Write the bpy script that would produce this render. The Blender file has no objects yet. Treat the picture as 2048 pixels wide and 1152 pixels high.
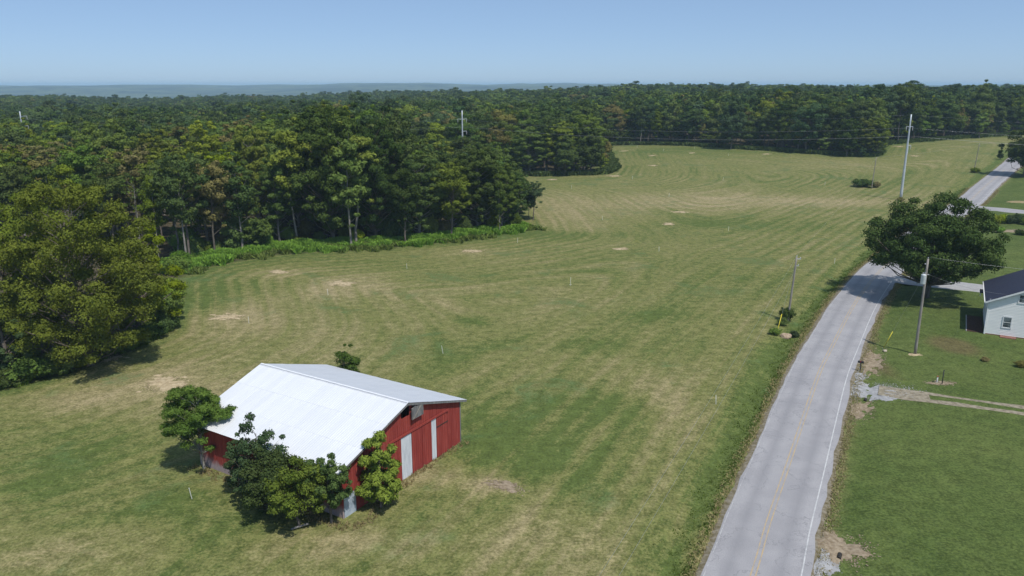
import bpy, math, random
import numpy as np
from mathutils import Vector, Matrix

# ------------------------------------------------------------------ camera, sky, sun, exposure
SC = bpy.context.scene
COL = SC.collection
FPX, HORIZON, CAM_H = 1560.0, 168.0, 30.0            # focal length in photo pixels, horizon row, camera height (m)
PITCH = math.atan((576 - HORIZON) / FPX)
cam_data = bpy.data.cameras.new("camera")
cam = bpy.data.objects.new("camera", cam_data)
COL.objects.link(cam)
cam.location = (0, 0, CAM_H)
cam.rotation_euler = (math.pi / 2 - PITCH, 0, 0)
cam_data.sensor_width = 36.0
cam_data.lens = 36.0 * FPX / 2048.0
cam_data.clip_start, cam_data.clip_end = 0.5, 40000
SC.camera = cam

SUN_ELEV = math.radians(60)
sun_h = Vector((0.55, -0.835)).normalized()           # horizontal direction towards the sun
SUN_DIR = Vector((sun_h.x * math.cos(SUN_ELEV), sun_h.y * math.cos(SUN_ELEV), math.sin(SUN_ELEV)))
sun_data = bpy.data.lights.new("sun", 'SUN')
sun_data.energy, sun_data.angle, sun_data.color = 3.6, math.radians(0.53), (1.0, 0.955, 0.88)
sun = bpy.data.objects.new("sun", sun_data)
COL.objects.link(sun)
sun.rotation_euler = SUN_DIR.to_track_quat('Z', 'Y').to_euler()

world = bpy.data.worlds.new("World")
SC.world = world
world.use_nodes = True
wn = world.node_tree.nodes
sky = wn.new("ShaderNodeTexSky")
sky.sky_type = 'NISHITA'
sky.sun_disc = False
sky.sun_elevation = SUN_ELEV
sky.sun_rotation = math.atan2(sun_h.x, sun_h.y)
sky.altitude = 500
sky.air_density, sky.dust_density, sky.ozone_density = 0.54, 0.7, 4.5
pale = wn.new("ShaderNodeMix")                        # even summer haze over the whole dome
pale.data_type = 'RGBA'
pale.inputs[0].default_value = 0.5
pale.inputs[7].default_value = (2.75, 4.05, 5.75, 1)
world.node_tree.links.new(sky.outputs[0], pale.inputs[6])
world.node_tree.links.new(pale.outputs[2], wn["Background"].inputs[0])
wn["Background"].inputs[1].default_value = 0.116
vs = SC.view_settings
vs.view_transform, vs.look, vs.exposure, vs.gamma = 'Standard', 'None', 0.12, 1.0
vs.use_curve_mapping = False
SC.cycles.max_bounces = 6
SC.cycles.transparent_max_bounces = 4
SC.cycles.volume_bounces = 1

RNG = np.random.default_rng(11)

# ------------------------------------------------------------------ terrain and photo-pixel helpers
def S(a, b, x):
    t = np.clip((np.asarray(x, float) - a) / (b - a), 0, 1)
    return t * t * (3 - 2 * t)

def base(x, y):
    x = np.asarray(x, float); y = np.asarray(y, float)
    z = 6.0 * S(190, 390, y) * S(-20, 140, x)
    z = z + 0.35 * np.sin(x * .031 + 1.0) * np.sin(y * .027 + .4) * S(90, 170, y)
    z = z - 5.0 * S(60, 200, -x) * S(240, 700, y)
    z = z + (2.6 * np.sin(x * .0115 + .8) * np.sin(y * .0083 + 1.1) + 1.6 * np.sin(x * .027 + y * .011)) * S(380, 650, y)
    z = z - 62 * S(1250, 2300, y)
    z = z + S(2400, 6500, y) * (86 + 9 * np.sin(x * .0011 + 2) + 6 * np.sin(x * .0031 + y * .0007)) * (1 - .16 * S(-500, 2500, x))
    z = z + S(2300, 3500, y) * 5 * np.sin(x * .006 + 1.3) * np.sin(y * .004)
    z = z - 60 * S(7200, 9500, y) + 26 * np.exp(-((x + 2900) / 800) ** 2 - ((y - 4700) / 900) ** 2) + 12 * np.exp(-((x + 900) / 500) ** 2 - ((y - 5200) / 700) ** 2)
    z = z + S(2600, 3600, y) * 11 * np.sin(x * .0023 + y * .0031 + .6) * np.sin(y * .0047 + x * .0012)
    return z

def ray(px, py):
    u = (px - 1024) / FPX; v = (py - 576) / FPX
    return u, math.cos(PITCH) - v * math.sin(PITCH), -math.sin(PITCH) - v * math.cos(PITCH)

def at(px, py, dz=0.0):
    """world point on the terrain that lies on the photo pixel (px, py)"""
    u, a, b = ray(px, py)
    z = 0.0
    for _ in range(40):
        t = (CAM_H - z) / -b
        z = 0.5 * z + 0.5 * (float(base(u * t, a * t)) + dz)
    t = (CAM_H - z) / -b
    return np.array([u * t, a * t])

def photo(x, y, z):
    d = y * math.cos(PITCH) - (z - CAM_H) * math.sin(PITCH)
    up = y * math.sin(PITCH) + (z - CAM_H) * math.cos(PITCH)
    return 1024 + FPX * x / d, 576 - FPX * up / d

def poly_dist(x, y, pts):
    """unsigned distance and side (+ = left of travel) of points to a polyline"""
    x = np.asarray(x, float).ravel(); y = np.asarray(y, float).ravel()
    best = np.full(x.shape, 1e9); side = np.zeros(x.shape)
    for (ax, ay), (bx, by) in zip(pts[:-1], pts[1:]):
        dx, dy = bx - ax, by - ay
        L2 = dx * dx + dy * dy + 1e-9
        t = np.clip(((x - ax) * dx + (y - ay) * dy) / L2, 0, 1)
        ex, ey = x - ax - t * dx, y - ay - t * dy
        d = np.hypot(ex, ey)
        m = d < best
        best = np.where(m, d, best)
        side = np.where(m, np.sign(dx * (y - ay) - dy * (x - ax)), side)
    return best, side

def inside(x, y, pts):
    x = np.asarray(x, float).ravel(); y = np.asarray(y, float).ravel()
    c = np.zeros(x.shape, bool)
    n = len(pts)
    for i in range(n):
        ax, ay = pts[i]; bx, by = pts[(i + 1) % n]
        if ay == by: continue
        m = ((ay > y) != (by > y)) & (x < (bx - ax) * (y - ay) / (by - ay) + ax)
        c ^= m
    return c

def smooth_path(pts, step=2.0, sub=24):
    pts = [np.array(p, float) for p in pts]
    P = [2 * pts[0] - pts[1]] + pts + [2 * pts[-1] - pts[-2]]
    out = []
    for i in range(1, len(P) - 2):
        for k in range(sub):
            t = k / sub
            a, b, c, d = P[i - 1], P[i], P[i + 1], P[i + 2]
            out.append(.5 * (2 * b + (c - a) * t + (2 * a - 5 * b + 4 * c - d) * t * t + (3 * b - a - 3 * c + d) * t ** 3))
    out.append(P[-2])
    out = np.array(out)
    s = np.concatenate([[0], np.cumsum(np.hypot(*np.diff(out, axis=0).T))])
    n = max(2, int(s[-1] / step))
    q = np.linspace(0, s[-1], n)
    return np.stack([np.interp(q, s, out[:, 0]), np.interp(q, s, out[:, 1])], 1)

# roads as centre lines
road_px = [(1506, 1152), (1536, 1048), (1575, 933), (1607, 837), (1640, 743), (1669, 684), (1695, 633), (1718, 595), (1752, 551),
           (1778, 526), (1847, 465), (1936, 404), (1970, 373), (2005, 344), (2026, 326)]
rp = [at(*p) for p in road_px]
d0 = (rp[0] - rp[2]); d0 /= np.hypot(*d0)
d1 = (rp[-1] - rp[-4]); d1 /= np.hypot(*d1)
rp = [rp[0] + d0 * 60, rp[0] + d0 * 25] + rp + [rp[-1] + d1 * 50, rp[-1] + d1 * 110]
ROAD = smooth_path(rp)
SIDE_A = smooth_path([at(1765, 552), at(1830, 563), at(1930, 573), at(1990, 580), at(2080, 590), at(2300, 612)])       # lane beside the house
SIDE_B = smooth_path([at(1930, 411), at(1962, 416), at(2000, 419), at(2048, 424), at(2200, 436)])                      # far side road
DRIVE = smooth_path([at(1757, 780), at(1800, 787), at(1880, 797), at(1960, 809), at(2048, 822), at(2200, 845)])
def onward(p, d):                                     # the lanes run on beyond the frame
    t = p[-1] - p[-4]; t /= np.hypot(*t)
    return np.concatenate([p, p[-1] + t * np.arange(2, d, 2.0)[:, None]])
SIDE_A, SIDE_B, DRIVE = onward(SIDE_A, 90), onward(SIDE_B, 90), onward(DRIVE, 60)
HALF = 2.92

# edge of the woods (everything inside is tree covered)
wood_px = [(-320, 830), (-60, 782), (30, 768), (110, 740), (205, 712), (318, 668), (346, 560), (420, 530), (560, 508), (800, 493), (950, 476),
           (1036, 462), (1026, 432), (1005, 400), (950, 384), (760, 380), (640, 384), (610, 362), (760, 351), (980, 349), (1100, 350), (1172, 347),
           (1188, 332), (1182, 293), (1300, 289), (1400, 292), (1480, 297), (1600, 305), (1690, 311), (1752, 311), (1764, 290), (1850, 282),
           (1960, 274), (2060, 268), (2300, 262)]
WOOD_EDGE = [at(*p) for p in wood_px]
WOODS = WOOD_EDGE + [np.array((620., 520.)), np.array((1150., 1300.)), np.array((-1250., 1300.)), np.array((-420., 420.)), np.array((-230., 120.))]

def road_profile(x, y):
    x = np.asarray(x, float).ravel(); y = np.asarray(y, float).ravel()
    d, s = poly_dist(x, y, ROAD)
    dz = np.where(d < 3.6, -0.10, 0.0)
    left = s > 0
    ditch = np.where(left, -0.42 * np.exp(-((d - 5.0) / 1.2) ** 2), -0.25 * np.exp(-((d - 4.9) / 1.0) ** 2))
    return np.where(d < 3.6, dz, np.minimum(-0.02, ditch) * (d < 12)), d, s

def ground_z(x, y):
    z = base(x, y)
    sh = np.shape(z)
    dz, _, _ = road_profile(x, y)
    return z + dz.reshape(sh)

def gz(x, y):
    return float(ground_z(np.array([x]), np.array([y]))[0])

# ------------------------------------------------------------------ object helpers
def tag(o, label=None, cat=None, group=None, kind=None):
    if label: o["label"] = label
    if cat: o["category"] = cat
    if group: o["group"] = group
    if kind: o["kind"] = kind
    return o

def link(o, parent=None):
    COL.objects.link(o)
    if parent is not None: o.parent = parent
    return o

def empty(name, loc=(0, 0, 0), rz=0.0):
    o = bpy.data.objects.new(name, None)
    o.empty_display_size = .5
    COL.objects.link(o)
    o.location = loc
    o.rotation_euler = (0, 0, rz)
    return o

class MB:
    def __init__(self): self.v = []; self.f = []
    def add(self, vs, fs):
        n = len(self.v)
        self.v += [tuple(p) for p in vs]
        self.f += [tuple(i + n for i in f) for f in fs]
        return self
    def box(self, x0, x1, y0, y1, z0, z1):
        return self.add([(x0, y0, z0), (x1, y0, z0), (x1, y1, z0), (x0, y1, z0), (x0, y0, z1), (x1, y0, z1), (x1, y1, z1), (x0, y1, z1)],
                        [(0, 3, 2, 1), (4, 5, 6, 7), (0, 1, 5, 4), (1, 2, 6, 5), (2, 3, 7, 6), (3, 0, 4, 7)])
    def prism(self, poly, axis_from, axis_to, fn):
        """extrude a 2-D polygon: fn(a, b, t) gives the 3-D point"""
        n = len(poly)
        vs = [fn(a, b, axis_from) for a, b in poly] + [fn(a, b, axis_to) for a, b in poly]
        fs = [tuple(range(n))[::-1], tuple(range(n, 2 * n))] + [(i, (i + 1) % n, n + (i + 1) % n, n + i) for i in range(n)]
        return self.add(vs, fs)
    def tube(self, pts, rad, sides=8, caps=True):
        pts = [Vector(p) for p in pts]
        if not hasattr(rad, '__len__'): rad = [rad] * len(pts)
        n0 = len(self.v)
        for i, p in enumerate(pts):
            t = (pts[min(i + 1, len(pts) - 1)] - pts[max(i - 1, 0)]).normalized()
            a = t.orthogonal().normalized() if abs(t.z) < .95 else Vector((1, 0, 0)).cross(t).normalized()
            if i and last.length: a = (last - t * last.dot(t)).normalized()
            last = a
            b = t.cross(a)
            for k in range(sides):
                an = 2 * math.pi * k / sides
                self.v.append(tuple(p + (a * math.cos(an) + b * math.sin(an)) * rad[i]))
        for i in range(len(pts) - 1):
            for k in range(sides):
                k2 = (k + 1) % sides
                q = n0 + i * sides
                self.f.append((q + k, q + k2, q + sides + k2, q + sides + k))
        if caps:
            self.f.append(tuple(n0 + k for k in range(sides))[::-1])
            q = n0 + (len(pts) - 1) * sides
            self.f.append(tuple(q + k for k in range(sides)))
        return self
    def mesh(self, name, mat=None, smooth=False):
        me = bpy.data.meshes.new(name)
        me.from_pydata(self.v, [], self.f)
        if mat: me.materials.append(mat)
        if smooth: me.polygons.foreach_set("use_smooth", [True] * len(me.polygons))
        me.update()
        return me
    def obj(self, name, mat, parent=None, smooth=False):
        return link(bpy.data.objects.new(name, self.mesh(name, mat, smooth)), parent)

def quad_mesh(name, verts, mat, tint=None, extra=None, smooth=False):
    """mesh of N separate quads from a (4N,3) array; extra = (verts, faces) appended with material slot 1"""
    n = len(verts) // 4
    V = np.asarray(verts, np.float32)
    faces4 = np.arange(4 * n).reshape(n, 4)
    me = bpy.data.meshes.new(name)
    if extra is not None:
        ev, ef = extra
        ef = np.asarray(ef) + 4 * n
        V = np.concatenate([V, np.asarray(ev, np.float32)])
        faces4 = np.concatenate([faces4, ef])
    me.vertices.add(len(V)); me.vertices.foreach_set("co", V.ravel())
    F = len(faces4)
    me.loops.add(4 * F); me.loops.foreach_set("vertex_index", faces4.ravel().astype(np.int32))
    me.polygons.add(F)
    me.polygons.foreach_set("loop_start", (np.arange(F) * 4).astype(np.int32))
    me.polygons.foreach_set("loop_total", np.full(F, 4, np.int32))
    for m in (mat if isinstance(mat, (list, tuple)) else [mat]): me.materials.append(m)
    if extra is not None:
        mi = np.zeros(F, np.int32); mi[n:] = 1
        me.polygons.foreach_set("material_index", mi)
    me.update(calc_edges=True)
    if tint is not None:
        a = me.attributes.new("tint", 'FLOAT', 'FACE')
        t = np.zeros(F, np.float32); t[:n] = tint
        a.data.foreach_set("value", t)
    return me

# ------------------------------------------------------------------ materials
def new_mat(name):
    m = bpy.data.materials.new(name)
    m.use_nodes = True
    nt = m.node_tree
    for n in list(nt.nodes): nt.nodes.remove(n)
    out = nt.nodes.new("ShaderNodeOutputMaterial")
    return m, nt, out

class NT:
    """tiny node-building helper"""
    def __init__(self, nt): self.nt = nt
    def n(self, t, **kw):
        nd = self.nt.nodes.new(t)
        for k, v in kw.items(): setattr(nd, k, v)
        return nd
    def l(self, a, b): self.nt.links.new(a, b)
    def val(self, sock, v):
        if isinstance(v, bpy.types.NodeSocket): self.l(v, sock)
        else: sock.default_value = v
    def math(self, op, a, b=0.0, clamp=False):
        nd = self.n("ShaderNodeMath", operation=op, use_clamp=clamp)
        self.val(nd.inputs[0], a); self.val(nd.inputs[1], b)
        return nd.outputs[0]
    def mix(self, fac, a, b, blend='MIX'):
        nd = self.n("ShaderNodeMix", data_type='RGBA', blend_type=blend, clamp_factor=True)
        self.val(nd.inputs[0], fac)
        for s, v in ((nd.inputs[6], a), (nd.inputs[7], b)):
            if isinstance(v, bpy.types.NodeSocket): self.l(v, s)
            else: s.default_value = (*v, 1)
        return nd.outputs[2]
    def ramp(self, x, lo, hi):
        nd = self.n("ShaderNodeMapRange", interpolation_type='SMOOTHSTEP')
        self.val(nd.inputs[0], x)
        nd.inputs[1].default_value, nd.inputs[2].default_value = lo, hi
        return nd.outputs[0]
    def noise(self, vec, scale, detail=3, rough=.55, dist=0.0, w=None):
        nd = self.n("ShaderNodeTexNoise")
        self.l(vec, nd.inputs["Vector"])
        nd.inputs["Scale"].default_value, nd.inputs["Detail"].default_value = scale, detail
        nd.inputs["Roughness"].default_value, nd.inputs["Distortion"].default_value = rough, dist
        return nd.outputs["Fac"]
    def attr(self, name):
        return self.n("ShaderNodeAttribute", attribute_name=name).outputs["Fac"]
    def pos(self): return self.n("ShaderNodeNewGeometry").outputs["Position"]
    def obj(self): return self.n("ShaderNodeTexCoord").outputs["Object"]
    def vmul(self, v, s):
        nd = self.n("ShaderNodeVectorMath", operation='MULTIPLY')
        self.l(v, nd.inputs[0]); nd.inputs[1].default_value = s
        return nd.outputs[0]
    def comb(self, x, y, z):
        nd = self.n("ShaderNodeCombineXYZ")
        self.val(nd.inputs[0], x); self.val(nd.inputs[1], y); self.val(nd.inputs[2], z)
        return nd.outputs[0]
    def sep(self, v):
        nd = self.n("ShaderNodeSeparateXYZ"); self.l(v, nd.inputs[0]); return nd.outputs
    def bump(self, h, strength, dist):
        nd = self.n("ShaderNodeBump"); self.l(h, nd.inputs["Height"])
        nd.inputs["Strength"].default_value, nd.inputs["Distance"].default_value = strength, dist
        return nd.outputs[0]

def surf(name, build, rough=.8, spec=.2, metal=0.0):
    m, nt, out = new_mat(name)
    N = NT(nt)
    b = N.n("ShaderNodeBsdfPrincipled")
    b.inputs["Roughness"].default_value = rough
    b.inputs["Specular IOR Level"].default_value = spec
    b.inputs["Metallic"].default_value = metal
    r = build(N)
    col, nrm = r if isinstance(r, tuple) and len(r) == 2 and not isinstance(r[0], float) else (r, None)
    if isinstance(col, bpy.types.NodeSocket): N.l(col, b.inputs["Base Color"])
    else: b.inputs["Base Color"].default_value = (*col, 1)
    if nrm is not None: N.l(nrm, b.inputs["Normal"])
    N.l(b.outputs[0], out.inputs[0])
    return m

def mottled(name, c1, c2, scale=3.0, rough=.8, spec=.2, metal=0.0, stretch=(1, 1, 1), bump=0.0):
    def f(N):
        v = N.vmul(N.obj(), stretch)
        n = N.noise(v, scale, 5, .6)
        c = N.mix(N.ramp(n, .3, .7), c1, c2)
        return (c, N.bump(n, bump, .02)) if bump else (c, None)
    return surf(name, f, rough, spec, metal)

def leaf_mat(name, c_dark, c_mid, c_light, transl=.18):
    m, nt, out = new_mat(name)
    N = NT(nt)
    oi = N.n("ShaderNodeObjectInfo").outputs["Random"]
    t = N.attr("tint")
    a = N.mix(t, c_dark, c_light)
    a = N.mix(.45, a, c_mid)
    hs = N.n("ShaderNodeHueSaturation")
    N.l(a, hs.inputs["Color"])
    N.l(N.math('ADD', N.math('MULTIPLY', oi, .030), .497), hs.inputs["Hue"])
    r2 = N.math('FRACT', N.math('MULTIPLY', oi, 7.13))
    N.l(N.math('ADD', N.math('MULTIPLY', r2, .62), .74), hs.inputs["Value"])
    N.l(N.math('ADD', N.math('MULTIPLY', N.math('FRACT', N.math('MULTIPLY', oi, 13.7)), .16), .95), hs.inputs["Saturation"])
    d = N.n("ShaderNodeBsdfDiffuse"); N.l(hs.outputs[0], d.inputs[0])
    tr = N.n("ShaderNodeBsdfTranslucent")
    N.l(N.mix(1.0, hs.outputs[0], (1.0, 1.0, .55), 'MULTIPLY'), tr.inputs[0])
    mx = N.n("ShaderNodeMixShader"); mx.inputs[0].default_value = transl
    N.l(d.outputs[0], mx.inputs[1]); N.l(tr.outputs[0], mx.inputs[2])
    N.l(mx.outputs[0], out.inputs[0])
    return m

LEAF = {
    'oak':    leaf_mat("leaf_oak", (.044, .070, .020), (.074, .104, .030), (.130, .160, .048)),
    'ash':    leaf_mat("leaf_ash", (.066, .100, .024), (.112, .152, .036), (.185, .220, .058)),
    'olive':  leaf_mat("leaf_olive", (.100, .130, .018), (.165, .200, .028), (.255, .280, .048)),
    'yellow': leaf_mat("leaf_yellow", (.170, .215, .024), (.265, .310, .036), (.370, .385, .060)),
    'brown':  leaf_mat("leaf_brown", (.100, .090, .034), (.165, .145, .056), (.250, .208, .084)),
    'blue':   leaf_mat("leaf_blue_green", (.040, .068, .030), (.068, .102, .044), (.118, .156, .070)),
    'walnut': leaf_mat("leaf_walnut", (.090, .122, .018), (.155, .196, .028), (.250, .282, .045)),
    'grass':  leaf_mat("leaf_tall_grass", (.110, .190, .028), (.170, .265, .042), (.250, .320, .065)),
    'weed':   leaf_mat("leaf_weeds", (.100, .145, .034), (.145, .190, .048), (.215, .230, .078)),
    'dry':    leaf_mat("leaf_dry_grass", (.20, .16, .08), (.29, .24, .12), (.38, .32, .18)),
    'short':  leaf_mat("leaf_field_grass", (.10, .12, .035), (.15, .16, .055), (.24, .22, .10)),
}
BARK = mottled("bark", (.085, .070, .055), (.19, .165, .14), 4, .9, .1, stretch=(1, 1, .25))
PALE_BARK = mottled("pale_bark", (.17, .155, .135), (.32, .30, .27), 3, .9, .1, stretch=(1, 1, .25))

# ------------------------------------------------------------------ the ground
def ground_material():
    m, nt, out = new_mat("field_grass")
    N = NT(nt)
    P = N.pos()
    lawn, wood, dry, mow, green = (N.attr(a) for a in ("lawn", "wood", "dry", "mow", "green"))
    xyz = N.sep(P)
    flat = N.comb(xyz[0], xyz[1], 0.0)
    big = N.noise(flat, .035, 3, .5)
    mid = N.noise(flat, .16, 4, .6, .6)
    fine = N.noise(flat, .9, 5, .68)
    tiny = N.noise(flat, 4.2, 4, .78)
    half = N.noise(flat, 1.9, 4, .7, .5)
    # mowing passes: bands that follow the field edge
    sv = N.comb(N.math('MULTIPLY', mow, .42), N.math('MULTIPLY', xyz[0], .02), N.math('MULTIPLY', xyz[1], .02))
    band = N.noise(sv, 1.0, 4, .62, .25)
    sv2 = N.comb(N.math('MULTIPLY', mow, 1.9), N.math('MULTIPLY', xyz[0], .05), N.math('MULTIPLY', xyz[1], .05))
    band2 = N.noise(sv2, 1.0, 3, .6)
    wl = N.math('SINE', N.math('ADD', N.math('MULTIPLY', mow, 2.6), N.math('MULTIPLY', N.noise(flat, .05, 3, .6), 9.0)))
    wl = N.math('MULTIPLY', N.math('MULTIPLY', wl, N.ramp(N.noise(flat, .022, 2, .5), .36, .6)), .20)
    # how dry: tan hay against green regrowth
    d = N.math('ADD', N.math('MULTIPLY', big, .7), N.math('MULTIPLY', mid, .7))
    d = N.math('ADD', d, N.math('MULTIPLY', band, 1.35))
    d = N.math('ADD', d, N.math('MULTIPLY', band2, .8))
    d = N.math('ADD', d, N.math('MULTIPLY', fine, .95))
    d = N.math('ADD', d, N.math('ADD', N.math('MULTIPLY', tiny, 1.15), N.math('MULTIPLY', half, .9)))
    d = N.math('ADD', d, N.math('MULTIPLY', dry, .85))
    d = N.math('SUBTRACT', d, N.math('MULTIPLY', green, .8))
    d = N.math('ADD', d, wl)
    d = N.math('SUBTRACT', d, 3.22)                       # centred on zero
    c = N.mix(N.ramp(d, -.45, .08), (.092, .124, .034), (.160, .166, .058))
    c = N.mix(N.ramp(d, .02, .72), c, (.245, .214, .106))
    c = N.mix(N.math('MULTIPLY', N.ramp(d, .55, 1.2), .8), c, (.32, .265, .155))
    clover = N.math('MULTIPLY', N.ramp(N.noise(flat, .11, 3, .6, .8), .56, .68), N.ramp(fine, .35, .6))
    c = N.mix(N.math('MULTIPLY', clover, .65), c, (.070, .125, .046))
    # lawn right of the road
    lg = N.mix(N.ramp(N.math('ADD', N.math('ADD', N.math('MULTIPLY', mid, .35), N.math('MULTIPLY', big, .2)), N.math('MULTIPLY', tiny, .45)), .33, .68), (.060, .092, .024), (.112, .140, .042))
    lg = N.mix(N.math('MULTIPLY', N.ramp(N.math('ADD', N.math('MULTIPLY', dry, .6), N.math('MULTIPLY', mid, .5)), .40, .95), .8), lg, (.125, .100, .048))
    c = N.mix(lawn, c, lg)
    # forest floor
    ff = N.mix(N.ramp(fine, .35, .65), (.045, .042, .022), (.105, .085, .058))
    c = N.mix(wood, c, ff)
    vn = N.math('ADD', N.math('MULTIPLY', tiny, .6), N.math('MULTIPLY', fine, .4))
    c = N.mix(1.0, c, N.mix(N.ramp(vn, .34, .66), (.58, .58, .56), (1.40, 1.40, 1.38)), 'MULTIPLY')
    # far wooded country
    far = N.ramp(xyz[1], 1150, 1400)
    fn = N.math('ADD', N.math('MULTIPLY', N.noise(flat, .016, 4, .7), .45), N.math('MULTIPLY', N.noise(flat, .0034, 5, .65), .55))
    fc = N.mix(N.ramp(fn, .44, .56), (.008, .020, .010), (.080, .105, .040))
    fc = N.mix(N.math('MULTIPLY', N.ramp(N.noise(flat, .0022, 3, .6), .66, .70), .7), fc, (.16, .15, .07))
    c = N.mix(far, c, fc)
    b = N.n("ShaderNodeBsdfPrincipled")
    b.inputs["Roughness"].default_value = .95
    b.inputs["Specular IOR Level"].default_value = .08
    N.l(c, b.inputs["Base Color"])
    h = N.math('ADD', N.math('MULTIPLY', tiny, .5), fine)
    N.l(N.bump(h, .55, .22), b.inputs["Normal"])
    N.l(b.outputs[0], out.inputs[0])
    return m

def grow(a, b, step0, ratio):
    out, s, x = [], step0, a
    while (x < b) if b > a else (x > b):
        x += s if b > a else -s
        out.append(x); s *= ratio
    return out

xs = np.array(sorted(set(list(np.arange(-135, 176, 1.3)) + grow(176, 15000, 3, 1.13) + grow(-135, -15000, 3, 1.13))))
ys = np.array(sorted(set(list(np.arange(30, 430, 1.3)) + grow(430, 15500, 3, 1.045) + grow(30, -150, 4, 1.2))))
GX, GY = np.meshgrid(xs, ys)
fx, fy = GX.ravel(), GY.ravel()
near = (fx > -160) & (fx < 260) & (fy < 460) & (fy > -70)
fz = base(fx, fy)
dzr, droad, sroad = road_profile(fx[near], fy[near])
fz[near] += dzr
lawn = np.zeros(fx.shape); wood = np.zeros(fx.shape); dry = np.zeros(fx.shape); mow = np.zeros(fx.shape); green = np.zeros(fx.shape)
lawn[near] = np.where(sroad < 0, S(3.4, 4.6, droad), 0)
dwood, _ = poly_dist(fx[near], fy[near], WOOD_EDGE)
inw = inside(fx, fy, WOODS)
sd = np.where(inw[near], -dwood, dwood)
wood[near] = S(0.6, -1.5, -(-sd)) if False else np.clip(.5 - sd / 2.5, 0, 1)
wood[~near] = inw[~near]
dl = np.where(sroad > 0, droad, 1e3)
k = 9.0
sm = -k * np.log(np.exp(-np.minimum(sd.clip(-5), 400) / k) + np.exp(-np.minimum(dl, 400) / k) + 1e-18)
mow[near] = sm
# green margin by the road ditch and by the woods, dry regions as seen in the photo
green[near] = np.where(sroad > 0, np.exp(-((droad - 4.9) / 1.6) ** 2) * .75, 0) + .5 * np.exp(-(np.clip(sd, 0, 99) / 5.0) ** 2)
def blob(px, py, rx, ry, amt, arr):
    c = at(px, py)
    # rx, ry in photo pixels at that place turned into metres
    mx = np.hypot(*(at(px + rx, py) - c)); my = np.hypot(*(at(px, py + ry) - at(px, py - ry))) / 2
    arr += amt * np.exp(-(((fx - c[0]) / mx) ** 2 + ((fy - c[1]) / my) ** 2))
for q in [(330, 770, 150, 40, .9), (460, 636, 120, 30, .8), (690, 572, 90, 22, .9), (560, 545, 60, 12, .6), (945, 503, 60, 10, .5), (840, 950, 110, 22, .9),
          (960, 965, 60, 20, .8), (700, 1085, 150, 35, .9), (1000, 975, 60, 14, .7), (1330, 800, 50, 60, .7), (1100, 1080, 170, 60, .45), (620, 680, 260, 40, .35),
          (1150, 430, 130, 30, .5), (1480, 400, 180, 18, .7), (1330, 400, 160, 20, .45), (120, 800, 120, 20, .6), (60, 1110, 160, 40, .5),
          (1370, 1060, 40, 90, .6), (1560, 780, 14, 60, .5), (470, 950, 90, 24, .5), (1000, 600, 300, 30, .25), (1700, 405, 120, 8, .7),
          (1905, 690, 45, 18, 1.7), (1775, 600, 30, 8, .5), (1755, 900, 26, 120, .5), (1900, 615, 50, 8, .6), (1745, 720, 26, 34, 1.2), (1990, 715, 60, 10, .0),
          (620, 880, 40, 40, .3), (210, 720, 40, 14, .9), (1080, 400, 90, 16, .4), (1660, 330, 160, 10, .3)]:
    blob(*q, dry)
for q in [(950, 640, 40, 12, .8), (1300, 630, 110, 14, .5), (1200, 690, 120, 16, .5), (1180, 810, 110, 30, .8), (980, 860, 90, 60, .7), (1080, 920, 130, 70, .6),
          (180, 900, 120, 50, .6), (330, 1000, 100, 50, .5), (90, 960, 90, 40, .6), (560, 1060, 200, 40, .3), (1150, 470, 160, 10, .6), (1450, 450, 200, 14, .5),
          (760, 900, 40, 30, -.3), (420, 600, 60, 40, .5), (1580, 300, 260, 8, .4), (1330, 300, 120, 6, .5), (1500, 560, 120, 30, .35)]:
    blob(*q, green)
nx, ny = len(xs), len(ys)
idx = np.arange(nx * ny).reshape(ny, nx)
F = np.stack([idx[:-1, :-1], idx[:-1, 1:], idx[1:, 1:], idx[1:, :-1]], -1).reshape(-1, 4)
gm = bpy.data.meshes.new("ground")
gm.vertices.add(len(fx)); gm.vertices.foreach_set("co", np.stack([fx, fy, fz], 1).astype(np.float32).ravel())
gm.loops.add(F.size); gm.loops.foreach_set("vertex_index", F.ravel().astype(np.int32))
gm.polygons.add(len(F))
gm.polygons.foreach_set("loop_start", (np.arange(len(F)) * 4).astype(np.int32))
gm.polygons.foreach_set("loop_total", np.full(len(F), 4, np.int32))
gm.polygons.foreach_set("use_smooth", np.ones(len(F), bool))
gm.materials.append(ground_material())
gm.update(calc_edges=True)
for nme, arr in (("lawn", lawn), ("wood", wood), ("dry", dry), ("mow", mow), ("green", green)):
    gm.attributes.new(nme, 'FLOAT', 'POINT').data.foreach_set("value", arr.astype(np.float32))
ground = link(bpy.data.objects.new("ground", gm))
tag(ground, kind="structure")

# ------------------------------------------------------------------ roads
def ribbon(path, offs, dz, name, mat, parent=None, jitter=None, zfun=base):
    """strip along a path; offs = lateral offsets (left to right), dz = heights above the terrain at the path"""
    T = np.gradient(path, axis=0); T /= np.hypot(T[:, 0], T[:, 1])[:, None]
    Nn = np.stack([T[:, 1], -T[:, 0]], 1)             # to the right of travel
    V = []
    m = len(offs)
    for i, p in enumerate(path):
        zc = float(base(p[0], p[1]))
        for j, o in enumerate(offs):
            oo = o + (jitter[i, j] if jitter is not None else 0)
            q = p + Nn[i] * oo
            V.append((q[0], q[1], zc + dz[j]))
    n = len(path)
    b = MB()
    b.v = V
    b.f = [(i * m + j, i * m + j + 1, (i + 1) * m + j + 1, (i + 1) * m + j) for i in range(n - 1) for j in range(m - 1)]
    return b.obj(name, mat, parent, True)

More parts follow.
